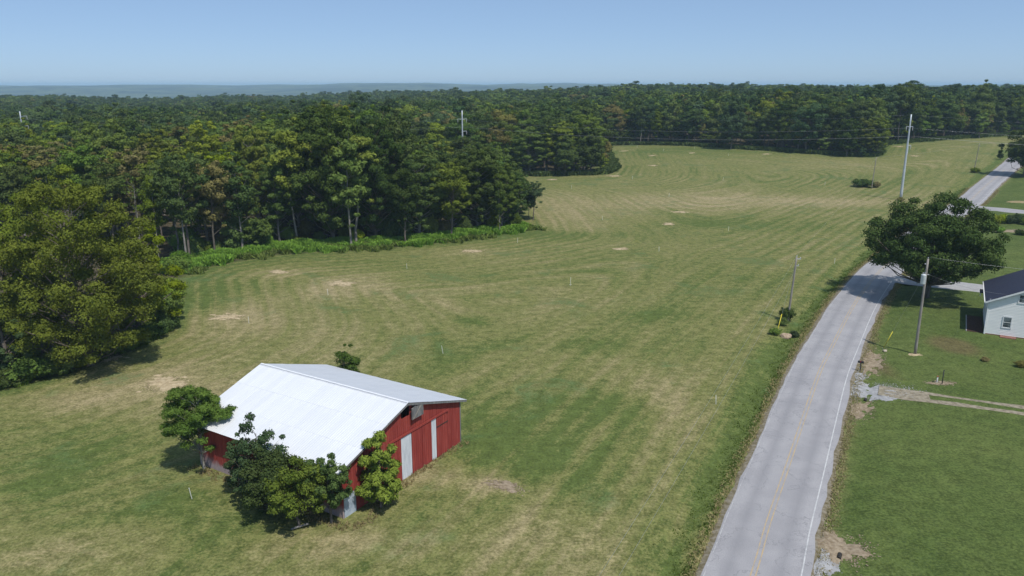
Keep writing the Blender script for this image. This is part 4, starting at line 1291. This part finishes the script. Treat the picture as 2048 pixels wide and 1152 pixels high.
def crumbs(name, spots, mat, label, seed, size):
    rg = np.random.default_rng(seed)
    C = []
    for (px, py, rx, ry, n, rot) in spots:
        c = at(px, py)
        a = rg.uniform(0, 6.283, n); q = np.abs(rg.normal(1.0, .33, n))
        X, Y = np.cos(a) * q * rx, np.sin(a) * q * ry
        C.append(np.stack([c[0] + X * math.cos(rot) - Y * math.sin(rot), c[1] + X * math.sin(rot) + Y * math.cos(rot)], 1))
    C = np.concatenate(C)
    Z = ground_z(C[:, 0], C[:, 1]) + .03
    V = leaf_quads(np.column_stack([C, Z]), np.column_stack([rg.normal(0, .25, (len(C), 2)), np.ones(len(C))]), size * rg.uniform(.4, 1.5, len(C)), rg, .8)
    o = link(bpy.data.objects.new(name, quad_mesh(name, V, mat, rg.uniform(size=len(C)))))
    tag(o, label, "soil", kind="stuff")
crumbs("loose_soil", [(a, c, rx, ry, 420, 0) for (a, c, rx, ry, _) in soil_spots], SOIL, "pale loose soil crumbs thrown round the dug patches", 91, .07)
crumbs("loose_brown_soil", [(1745, 722, 1.0, 4.6, 700, -.52), (1722, 815, .9, 2.3, 600, -.5), (1675, 1090, 1.5, 1.6, 900, 0), (1009, 972, 1.2, .5, 400, -.5), (1881, 766, 1.1, .5, 300, 0)], SOIL_R, "brown loose soil along the drive and the eroded bank", 92, .06)
crumbs("loose_gravel", [(1742, 779, 3.4, 1.7, 1800, -.12), (1712, 748, .9, 2.0, 700, -.4), (1640, 1128, .8, 2.2, 900, -.5)], SPOIL, "scattered grey gravel stones at the drive's mouth", 93, .05)

# ------------------------------------------------------------------ shrubs
SHRUB = [plant_meshes("shrub", LEAF['ash'], BARK, 300 + i, 2.0, 1.5, .05, 18, 320, .085, .05, top=.42, flat=.75, cl=(.3, .5)) for i in range(2)]
def shrub(px, py, sx, sz, mt, label, k=0, group=None, name="shrub"):
    p = at(px, py)
    plant(name, SHRUB[k], p[0], p[1], label, "bush", group, (sx, sx, sz), RNG.uniform(0, 6.28), LEAF[mt])
shrub(1724, 374, 2.2, 1.35, 'oak', "round dark bush beside the thin pole in the far field", 0)
shrub(1750, 375, 1.1, .9, 'brown', "brownish small bush just right of the round dark one", 1)
shrub(1573, 640, .72, 1.0, 'oak', "dark bush climbing the wooden pole's foot by the road")
shrub(1566, 650, .55, .55, 'weed', "low green bush beside the yellow guy marker", 1)
shrub(1550, 668, .6, .42, 'weed', "weedy clump left of the brown boulder", 0)
shrub(1590, 668, .5, .4, 'blue', "small leafy clump right of the brown boulder", 1)
shrub(1801, 402, .75, .55, 'brown', "brown green tuft at the tall steel pole's foot", 1)
shrub(1950, 345, 1.2, .9, 'olive', "olive bush below the small far pole by the road", 0)
shrub(1970, 722, .36, .24, 'dry', "small straw coloured tuft on the lawn by the house", 1)
shrub(2042, 734, .5, .42, 'brown', "dark rounded shrub on the lawn at the photo's right border", 0)
shrub(120, 742, 2.1, 1.3, 'ash', "broad vine covered bush at the walnut clump's foot", 0)
shrub(60, 758, 1.9, 1.4, 'ash', "vine covered bush at the walnut clump's foot near the left border", 1)
shrub(185, 722, 1.5, 1.1, 'ash', "leafy bush at the walnut clump's foot, right end", 1)
shrub(300, 676, 1.5, 1.0, 'oak', "dark bush under the smaller yellowish walnut", 0)
for px, py, sx, sz, mt, k in ((352, 548, 1.6, 1.7, 'grass', 0), (375, 500, 2.2, 2.0, 'grass', 1), (400, 440, 2.6, 2.3, 'grass', 0)):
    shrub(px, py, sx, sz, mt, {352: "bright green thicket where the tall grass meets the walnut clump", 375: "bright green thicket behind the tall grass's left end", 400: "bright green clearing thicket deep in the open wood"}[px], k)
for px, py, sx, sz, mt, k, lab in ((20, 768, 1.6, .9, 'oak', 1, "low dark bush at the left border below the walnut clump"), (150, 736, 1.5, 1.0, 'olive', 1, "olive bush at the walnut clump's foot, between two leafier bushes"),
        (240, 704, 1.7, 1.2, 'ash', 0, "green bush at the huge walnut's foot nearest the soil patch"), (270, 690, 1.6, 1.0, 'oak', 1, "dark bush at the huge walnut's right foot"), (330, 662, 1.3, 1.1, 'oak', 1, "dark bush at the clump's right end in the shade"),
        (340, 630, 1.5, 1.5, 'ash', 0, "green bush behind the clump's right end"), (345, 595, 1.6, 1.5, 'olive', 1, "olive bush between the walnut clump and the tall grass")):
    shrub(px, py, sx, sz, mt, lab, k)
UNDER = [(362, 532, 1.2, 1.5, 'grass'), (385, 515, 1.4, 1.7, 'ash'), (408, 508, 1.2, 1.4, 'olive'), (432, 505, 1.0, 1.2, 'ash'), (452, 498, 1.3, 1.8, 'brown'), (478, 492, 1.3, 1.7, 'ash'),
         (505, 488, 1.1, 1.3, 'olive'), (535, 492, .9, 1.2, 'grass'), (548, 478, 1.5, 2.2, 'ash'), (575, 482, 1.1, 1.5, 'grass'), (592, 490, .8, 1.0, 'olive'), (612, 476, 1.4, 2.0, 'brown'), (640, 484, .9, 1.2, 'ash'),
         (690, 480, 1.3, 2.2, 'olive'), (716, 486, 1.0, 1.5, 'yellow'), (780, 484, 1.5, 2.4, 'oak'), (808, 480, 1.4, 2.2, 'ash'), (860, 474, 1.4, 2.3, 'olive'), (888, 471, 1.2, 1.8, 'brown'), (930, 467, 1.3, 2.0, 'ash'), (985, 462, 1.4, 2.2, 'olive'), (1030, 457, 1.2, 1.8, 'ash')]
for i, (px, py, sx, sz, mt) in enumerate(UNDER):
    shrub(px, py, sx * .95, sz, mt, "%s understory bush just behind the tall grass strip, %s from left" % ({'grass': 'bright green', 'ash': 'mid green', 'olive': 'olive', 'brown': 'brownish', 'yellow': 'yellow green', 'oak': 'dark green'}[mt], ordinal(i + 1)), i % 2, "understory behind the tall grass")
# garden right of the oak
for i, (px, py, sx, sz, mt) in enumerate(((1988, 448, 1.5, 1.5, 'yellow'), (2003, 446, 1.4, 1.3, 'yellow'), (2018, 447, 1.4, 1.3, 'blue'), (2034, 447, 1.5, 1.4, 'blue'), (2050, 449, 1.6, 1.3, 'ash'), (1997, 465, 1.2, .8, 'grass'), (2040, 470, 1.2, .8, 'oak'))):
    shrub(px, py, sx * .7, sz * .8, mt, ["yellowing tall garden plant nearest the oak", "yellow green garden plant, second from the oak", "blue green garden plant in the middle of the row", "blue green garden plant, second from the right border",
                               "mid green garden plant at the right border", "low bright green garden plant in front of the yellow ones", "low dark garden plant in front of the blue green ones"][i], i % 2, "garden row right of the oak", "garden_plant")
STRAW = mottled("straw", (.22, .175, .09), (.34, .27, .15), 3, .95, .1, bump=.4)
tag(patch("straw_strip", 2054, 404, 5.5, 2.0, STRAW, 19, .06, .15), kind="structure")
tag(patch("brown_soil_strip", 2020, 462, 5.0, 1.6, SOIL_R, 20, .04, .3), kind="structure")
# trees at the right border
RB = plant_meshes("maple", LEAF['oak'], BARK, 71, 15, 6.0, 1.0, 46, 420, .22, .3, top=.45, cl=(.2, .34))
p = at(2048, 352)
plant("maple_tree", RB, p[0], p[1], "dark roadside tree at the right border where the road disappears", "tree", None, (1.25, 1.25, 1.15))
p = at(2120, 345)
plant("maple_tree", RB, p[0], p[1], "dark tree mostly outside the right border, beyond the road", "tree", None, (1.1, 1.1, 1.05), 2.0)
p = at(2000, 318)
lv, lt, wv, wf = tree_parts(72, 7.5, 1.3, .3, 22, 110, .2, .1, top=.15, cl=(.3, .6))
sc_ = np.clip(1.15 - lv[:, 2] / 8.5, .12, 1)
lv[:, 0] *= sc_; lv[:, 1] *= sc_
mwd = MB(); mwd.v = wv; mwd.f = wf
plant("cedar_tree", (quad_mesh("cedar_crown", lv, LEAF['oak'], lt), mwd.mesh("cedar_trunk", BARK, True)), p[0], p[1], "narrow pointed dark cedar standing by the far road", "tree")

# ------------------------------------------------------------------ poles, wires and small things
WOODPOLE = mottled("weathered_pole", (.20, .18, .16), (.34, .31, .28), 3, .9, .15, stretch=(2, 2, .2))
STEEL = mottled("galvanised_steel", (.42, .46, .50), (.54, .58, .62), 2, .5, .4, .2)
WIRE = mottled("wire_metal", (.28, .29, .30), (.36, .37, .38), 3, .4, .5, .5)
CAN = mottled("transformer_grey", (.55, .58, .60), (.66, .69, .70), 3, .5, .4)
YSLEEVE = mottled("yellow_plastic", (.62, .52, .03), (.70, .60, .06), 3, .5, .4)
BLACK = mottled("black_metal", (.012, .012, .014), (.03, .03, .032), 4, .5, .4)
PORC = mottled("porcelain", (.40, .40, .42), (.55, .55, .56), 3, .3, .5)

def pole(name, x, y, h, r0, r1, mat, label, lean=(0, 0)):
    z = gz(x, y)
    e = empty(name, (x, y, z))
    tag(e, label, "pole")
    n = 8
    MB().tube([(lean[0] * i / n, lean[1] * i / n, -.4 + (h + .4) * i / n) for i in range(n + 1)], [r0 + (r1 - r0) * i / n for i in range(n + 1)], 12).obj("shaft", mat, e, True)
    return e
def insulator(e, x, y, z, d=(0, 0, 1)):
    d = Vector(d)
    a = Vector((x, y, z))
    MB().tube([a, a + d * .06, a + d * .07, a + d * .13, a + d * .14, a + d * .2], [.03, .03, .06, .06, .045, .02], 8).obj("insulator", PORC, e)

def wire(name, a, b_, sag, r, label, n=24):
    a, b_ = Vector(a), Vector(b_)
    pts = [a.lerp(b_, i / n) - Vector((0, 0, sag * 4 * (i / n) * (1 - i / n))) for i in range(n + 1)]
    o = MB().tube(pts, r, 5).obj(name, WIRE, None, True)
    return tag(o, label, "wire")

p1 = at(1830, 708); p2 = at(1575, 641)
u1 = pole("utility_pole", p1[0], p1[1], 11.2, .17, .11, WOODPOLE, "weathered wooden pole with a grey transformer on the lawn by the house")
Z1 = u1.location.z
tr_ = MB().tube([(-.30, -.12, 8.35), (-.30, -.12, 8.4), (-.30, -.12, 9.35), (-.30, -.12, 9.42), (-.30, -.12, 9.48)], [.24, .26, .26, .28, .12], 14).obj("transformer", CAN, u1, True)
for q in (-.1, .1): MB().tube([(-.30 + q, -.12, 9.45), (-.30 + q, -.12, 9.62), (-.30 + q, -.12, 9.7)], [.04, .05, .02], 6).obj("bushing", PORC, tr_)
MB().box(-.16, .0, -.16, -.08, 8.6, 9.2).obj("bracket", STEEL, u1)
insulator(u1, 0, 0, 11.2); insulator(u1, -.12, 0, 10.6, (-1, 0, .2)); insulator(u1, .12, 0, 9.4, (1, 0, 0))
u2 = pole("utility_pole", p2[0], p2[1], 8.6, .15, .10, WOODPOLE, "shorter leaning wooden pole on the field side of the road", (.45, .05))
Z2 = u2.location.z
ar = MB().box(.42, .98, -.03, .03, 8.30, 8.38).obj("top_bracket", STEEL, u2)
MB().box(.40, .80, -.03, .03, 7.40, 7.46).obj("lower_bracket", STEEL, u2)
insulator(u2, .45, .05, 8.6); insulator(u2, .92, 0, 8.38); insulator(u2, .74, 0, 7.46)
p0 = np.array([-1.5, 20.0])
u0_ = pole("utility_pole", p0[0], p0[1], 8.6, .15, .10, WOODPOLE, "wooden pole of the roadside line, below the camera")
insulator(u0_, 0, 0, 8.6); insulator(u0_, .14, 0, 7.7, (1, 0, 0))
p3 = at(1743, 377); p4 = at(1949, 336)
u3 = pole("utility_pole", p3[0], p3[1], 8.9, .14, .09, WOODPOLE, "thin wooden pole standing in the bush in the far field", (.35, 0))
u4 = pole("utility_pole", p4[0], p4[1], 8.2, .14, .09, WOODPOLE, "small wooden pole beside the far stretch of road", (.5, 0))
insulator(u3, .35, 0, 8.9); insulator(u4, .5, 0, 8.2)
MB().box(-.3, .9, -.04, .04, 7.6, 7.68).obj("cross_arm", WOODPOLE, u4)
top = lambda e, x_, y_, z_: (e.location.x + x_, e.location.y + y_, e.location.z + z_)
wire("power_wire", top(u2, .45, .05, 8.8), top(u0_, 0, 0, 8.8), .5, .007, "upper thin wire running from the leaning pole down over the near field", 40)
wire("power_wire", top(u2, .74, 0, 7.66), top(u0_, .34, 0, 7.7), .6, .007, "lower thin wire running from the leaning pole down over the near field", 40)
wire("power_wire", top(u2, .45, .05, 8.8), top(u3, .35, 0, 9.1), 1.0, .005, "thin wire from the leaning pole to the pole in the far bush")
wire("power_wire", top(u3, .35, 0, 9.1), top(u4, .5, 0, 8.4), .7, .014, "thin wire between the two small poles of the far field")
wire("power_wire", top(u4, .5, 0, 8.4), top(u4, 75, 16, 8.0), .8, .02, "wire from the small far pole off to the right border")
wire("service_wire", top(u1, 0, 0, 11.4), top(u1, 34, -8, 10.6), .8, .010, "upper wire from the transformer pole over the house roof")
wire("service_wire", top(u1, .32, 0, 9.4), top(house, 1.5, -.6, HE + .9), .35, .010, "lower wire from the transformer pole to the white house")
# guy wires with yellow sleeves
def guy(e, ztop, gx, gy, xtop, label):
    g = empty("guy_wire", (gx, gy, gz(gx, gy)))
    tag(g, label, "guy wire")
    t = Vector((e.location.x + xtop, e.location.y, e.location.z + ztop)) - g.location
    MB().tube([(0, 0, -.2), t * .5, t], .009, 5).obj("strand", WIRE, g)
    d = t.normalized()
    MB().tube([d * .15, d * 1.3, d * 2.5], .045, 8).obj("yellow_sleeve", YSLEEVE, g, True)
    MB().tube([(0, 0, -.2), (0, 0, .2)], .03, 6).obj("anchor_rod", STEEL, g)
gq = at(1554, 664); guy(u2, 8.2, gq[0], gq[1], .4, "guy strand with a yellow sleeve bracing the leaning pole")
gq = at(1766, 695); guy(u1, 9.8, gq[0], gq[1], 0, "guy strand with a yellow sleeve bracing the transformer pole")

# steel transmission poles
def steel_pole(x, y, h, label, arms):
    e = empty("transmission_pole", (x, y, float(base(x, y))))
    tag(e, label, "pole", "steel poles of the power line")
    n = 10
    MB().tube([(0, 0, -.3 + (h + .3) * i / n) for i in range(n + 1)], [.38 - .22 * i / n for i in range(n + 1)], 12).obj("shaft", STEEL, e, True)
    for q, (z, a0, a1) in enumerate(arms):
        arm = MB()
        arm.tube([(a0, 0, z + (.18 if a0 < 0 else 0)), (0, 0, z), (a1, 0, z + .18)], [.05, .09, .05], 6)
        o = arm.obj("davit_arm", STEEL, e, True)
        for a_ in (a0, a1):
            if abs(a_) > .4:
                MB().tube([(a_, 0, z + .2), (a_, 0, z - .2), (a_, 0, z - .9)], [.04, .09, .05], 8).obj("insulator_string", PORC, o)
    return e
tR = at(1801, 400)
sR_ = steel_pole(tR[0], tR[1], 22.2, "tall grey steel pole in the open field above the oak", [(19.0, -.8, .8), (14.2, 0, .9)])
sM = steel_pole(-15.0, 240.0, 22.2, "grey steel pole rising from the middle wood", [(19.6, -1.3, 1.3), (16.0, 0, 1.3)])
sL = steel_pole(-154.0, 250.0, 21.6, "grey steel pole top showing above the trees near the left border", [(20.0, 0, 2.0), (17.0, 0, 2.0)])
sE = steel_pole(225.0, 178.0, 22.2, "grey steel pole of the line beyond the right border", [(19.0, -.8, .8), (14.2, 0, .9)])
MB().tube([(.25, 0, 12.2), (.3, 0, 12.2), (.3, 0, 14.2)], [.06, .06, .05], 6).obj("switch_handle", STEEL, sR_)
for (za, zb_, xo, nm, rw) in ((22.1, 22.1, 0, "topmost", .007), (19.6, 18.8, -1.0, "upper left", .008), (19.6, 18.8, 1.0, "upper right", .008), (17.4, 16.7, .3, "lowest", .022)):
    wire("transmission_wire", top(sM, xo, 0, za), top(sR_, xo * .8, 0, zb_), 2.2, rw, "%s wire between the middle wood's steel pole and the field's" % nm, 40)
    wire("transmission_wire", top(sR_, xo * .8, 0, zb_), top(sE, xo * .8, 0, zb_ - 1.5), 2.0, rw, "%s wire from the field's steel pole to the right border" % nm, 40)
    wire("transmission_wire", top(sL, xo if xo > 0 else 0, 0, za - .4), top(sM, xo, 0, za), 2.2, rw * .8, "%s wire over the left wood to the middle steel pole" % nm, 40)

# survey stakes
WHITE = mottled("white_paint", (.62, .62, .58), (.74, .74, .70), 4, .6, .3)
stakes = [(384, 998, "nearest the camera, left of the barn"), (498, 647, "beside the soil patch by the walnut clump"), (886, 707, "behind the barn roof"), (1141, 571, "in the middle of the field with a small cross slat"),
          (814, 538, "below the dark wood"), (1035, 485, "below the wood's point"), (1205, 440, "among the curved mowing rows"), (1318, 503, "right of the mid field soil patch"), (1457, 462, "right of the double soil patches"),
          (1669, 527, "left of the oak near the road"), (1432, 808, "nearest the road, right of the barn"), (1143, 377, "in the gap field below the middle wood"), (1265, 358, "right of the middle wood's point"),
          (1338, 393, "above the dry hay strip"), (1446, 361, "on the pale track in the back field"), (1327, 302, "in the back field, left of centre"), (1274, 295, "nearest the far tree line, left one"),
          (1389, 297, "nearest the far tree line, middle one"), (1457, 312, "in the back field, right of centre"), (1207, 349, "at the very tip of the middle wood"), (656, 590, "left of the mid field soil patch"), (1650, 370, "left of the far bush")]
for i, (px, py, ph) in enumerate(stakes):
    q = at(px, py)
    hs_ = .98 if i != 3 else 1.35
    e = MB().add([(-.026, -.012, -.15), (.026, -.012, -.15), (.026, .012, -.15), (-.026, .012, -.15), (-.026, -.012, hs_ - .05), (.026, -.012, hs_ - .05), (.026, .012, hs_ - .05), (-.026, .012, hs_ - .05), (0, 0, hs_)],
                 [(0, 3, 2, 1), (0, 1, 5, 4), (1, 2, 6, 5), (2, 3, 7, 6), (3, 0, 4, 7), (4, 5, 8), (5, 6, 8), (6, 7, 8), (7, 4, 8)]).obj("survey_stake", WHITE)
    e.location = (q[0], q[1], gz(q[0], q[1]))
    e.rotation_euler = (RNG.normal(0, .05), RNG.normal(0, .06) - (.12 if i == 0 else 0), RNG.uniform(-.5, .5))
    tag(e, "white wooden survey stake " + ph, "stake", "survey stakes in the field")
    if i == 3:
        MB().box(-.16, .14, -.03, -.013, .12, .17).obj("cross_slat", WHITE, e)

# boulder by the leaning pole
def boulder(px, py, s, mat, label, seed):
    rg = np.random.default_rng(seed)
    q = at(px, py)
    V, Fc = [], []
    nu, nv = 12, 7
    for j in range(nv + 1):
        th = math.pi * j / nv
        for i in range(nu):
            ph = 2 * math.pi * i / nu
            d = np.array([math.sin(th) * math.cos(ph), math.sin(th) * math.sin(ph), math.cos(th)])
            r = 1 + .16 * math.sin(3 * d[0] + seed) + .14 * math.sin(4 * d[1] + 2 * d[2]) + rg.normal(0, .05)
            V.append(d * r * np.array([s[0], s[1], s[2]]))
    for j in range(nv):
        for i in range(nu):
            Fc.append((j * nu + i, (j + 1) * nu + i, (j + 1) * nu + (i + 1) % nu, j * nu + (i + 1) % nu))
    o = MB().add(V, Fc).obj("boulder", mat)
    o.location = (q[0], q[1], gz(q[0], q[1]) + s[2] * .5)
    return tag(o, label, "boulder")
boulder(1572, 671, (.62, .45, .42), mottled("sandstone", (.30, .22, .15), (.44, .34, .25), 3, .9, .1, bump=.5), "brown sandstone boulder beside the leaning pole at the roadside", 4)
boulder(1770, 700, (.22, .2, .15), mottled("pale_stone", (.36, .31, .24), (.48, .42, .34), 3, .9, .1, bump=.5), "small pale stone at the head of the brown soil strip", 5)

# mailboxes
def mailbox(px, py, label, flip=1):
    q = at(px, py)
    e = empty("mailbox", (q[0], q[1], gz(q[0], q[1])), math.radians(-32))
    tag(e, label, "mailbox")
    MB().box(-.05, .05, -.05, .05, -.3, 1.0).obj("post", BLACK, e)
    m = MB()
    pr = [(-.09, 1.0), (.09, 1.0), (.09, 1.14)] + [(.09 * math.cos(a), 1.14 + .09 * math.sin(a)) for a in np.linspace(.3, math.pi - .3, 6)] + [(-.09, 1.14)]
    m.prism(pr, -.3, .28, lambda a, b_, t: (t, a, b_))
    bx_ = m.obj("box", BLACK, e)
    MB().box(-.325, -.302, -.08, .08, 1.02, 1.16).obj("door", BLACK, bx_)
    MB().box(-.05, .0, -.105, -.093, 1.10, 1.30).obj("flag", mottled("red_flag", (.4, .03, .03), (.5, .05, .04)), bx_)
mailbox(1720, 742, "black mailbox on a post at the gravel drive's mouth")
mailbox(2034, 344, "dark mailbox far up the road near the right border")

# well cap and black hydrant post on the lawn
q = at(1874, 765)
w_ = empty("well_pipe", (q[0], q[1], gz(q[0], q[1])))
tag(w_, "short white pipe with a rusty orange cap on the lawn", "pipe")
MB().tube([(0, 0, -.3), (0, 0, .62)], .07, 12).obj("pipe", WHITE, w_, True)
MB().tube([(0, 0, .62), (0, 0, .64), (0, 0, .72), (0, 0, .75)], [.07, .1, .1, .05], 12).obj("cap", mottled("rusty_cap", (.30, .10, .04), (.42, .17, .08), 5), w_, True)
MB().tube([(0, 0, -.05), (0, 0, .05)], [.16, .12], 10).obj("collar", WHITE, w_)
q = at(1884, 768)
w_ = empty("yard_post", (q[0], q[1], gz(q[0], q[1])))
tag(w_, "slim black yard post beside the white pipe on the lawn", "post")
MB().tube([(0, 0, -.3), (0, 0, 1.45)], .05, 10).obj("shaft", BLACK, w_, True)
MB().tube([(0, 0, 1.45), (.02, 0, 1.52), (.06, 0, 1.56)], [.07, .06, .03], 8).obj("head", BLACK, w_)

# culvert pipe mouths at the drive and the lower verge
for i, (px, py, lab) in enumerate(((1731, 797, "dark culvert pipe mouth under the gravel drive"), (1679, 1108, "dark culvert pipe mouth in the eroded bank near the bottom border"))):
    q = at(px, py)
    e = empty("culvert_pipe", (q[0], q[1], gz(q[0], q[1])), math.radians(-30))
    tag(e, lab, "pipe")
    m = MB()
    n_ = 14
    for r_, yy in ((.15, -.3), (.15, .3), (.12, -.3), (.12, .3)):
        for k_ in range(n_):
            a = 2 * math.pi * k_ / n_
            m.v.append((r_ * math.cos(a), yy, .06 + r_ * math.sin(a)))
    for k_ in range(n_):
        j = (k_ + 1) % n_
        m.f += [(k_, j, n_ + j, n_ + k_), (2 * n_ + k_, 3 * n_ + k_, 3 * n_ + j, 2 * n_ + j), (k_, 2 * n_ + k_, 2 * n_ + j, j), (n_ + k_, n_ + j, 3 * n_ + j, 3 * n_ + k_)]
    m.obj("barrel", DARK, e, True)
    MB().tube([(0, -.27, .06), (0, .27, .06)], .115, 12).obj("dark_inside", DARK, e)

# fallen grey branches at the open wood's foot
for i, (px, py, ln, an) in enumerate(((440, 502, 5.5, .2), (470, 498, 4.0, .5), (520, 487, 5.0, -.2), (536, 484, 3.5, .7), (560, 486, 4.5, .1), (586, 485, 4.0, -.5), (680, 484, 6.0, -.25), (668, 480, 4.5, .4), (735, 486, 4.0, .1))):
    q = at(px, py)
    z = gz(q[0], q[1])
    m = MB()
    d = Vector((math.cos(an), math.sin(an), .05))
    r_ = Vector((-d.y, d.x, 0))
    m.tube([d * (-ln / 2), r_ * .15 + Vector((0, 0, .12)), d * (ln / 2)], [.11, .09, .03], 6)
    m.tube([d * .3, d * 1.1 + r_ * .7 + Vector((0, 0, .5))], [.05, .015], 5)
    m.tube([d * (-.6), d * .1 - r_ * .8 + Vector((0, 0, .4))], [.05, .015], 5)
    o = m.obj("fallen_branch", PALE_BARK, None, True)
    o.location = (q[0], q[1], z + .18)
    tag(o, "grey fallen branch in the open wood above the tall grass, %s from the left" % ordinal(i + 1), "branch", "fallen branches in the open wood")

# pale plank leaning in the thicket at the barn
q = barn_pt(-2.6, 1.6)
o = MB().box(-.6, .6, -.08, .08, 0, .03).obj("loose_plank", GREY_WOOD)
o.location = (q[0], q[1], gz(q[0], q[1]) + .22); o.rotation_euler = (.1, -.15, .35)
tag(o, "pale loose board lying in the shade under the barn thicket", "board")

# ------------------------------------------------------------------ haze
hm, hnt, hout = new_mat("haze")
pv = hnt.nodes.new("ShaderNodeVolumePrincipled")
pv.inputs["Color"].default_value = (.55, .78, 1.0, 1)
pv.inputs["Density"].default_value = 1.45e-4
pv.inputs["Anisotropy"].default_value = -0.12
hnt.links.new(pv.outputs[0], hout.inputs["Volume"])
zlow = float(fz.min()) - 1.0
ztop = max(42.0, float(fz.max()) + 2)
haze = MB().box(-15200, 15200, -152, 15600, zlow, ztop).obj("haze", hm)
tag(haze, kind="stuff")
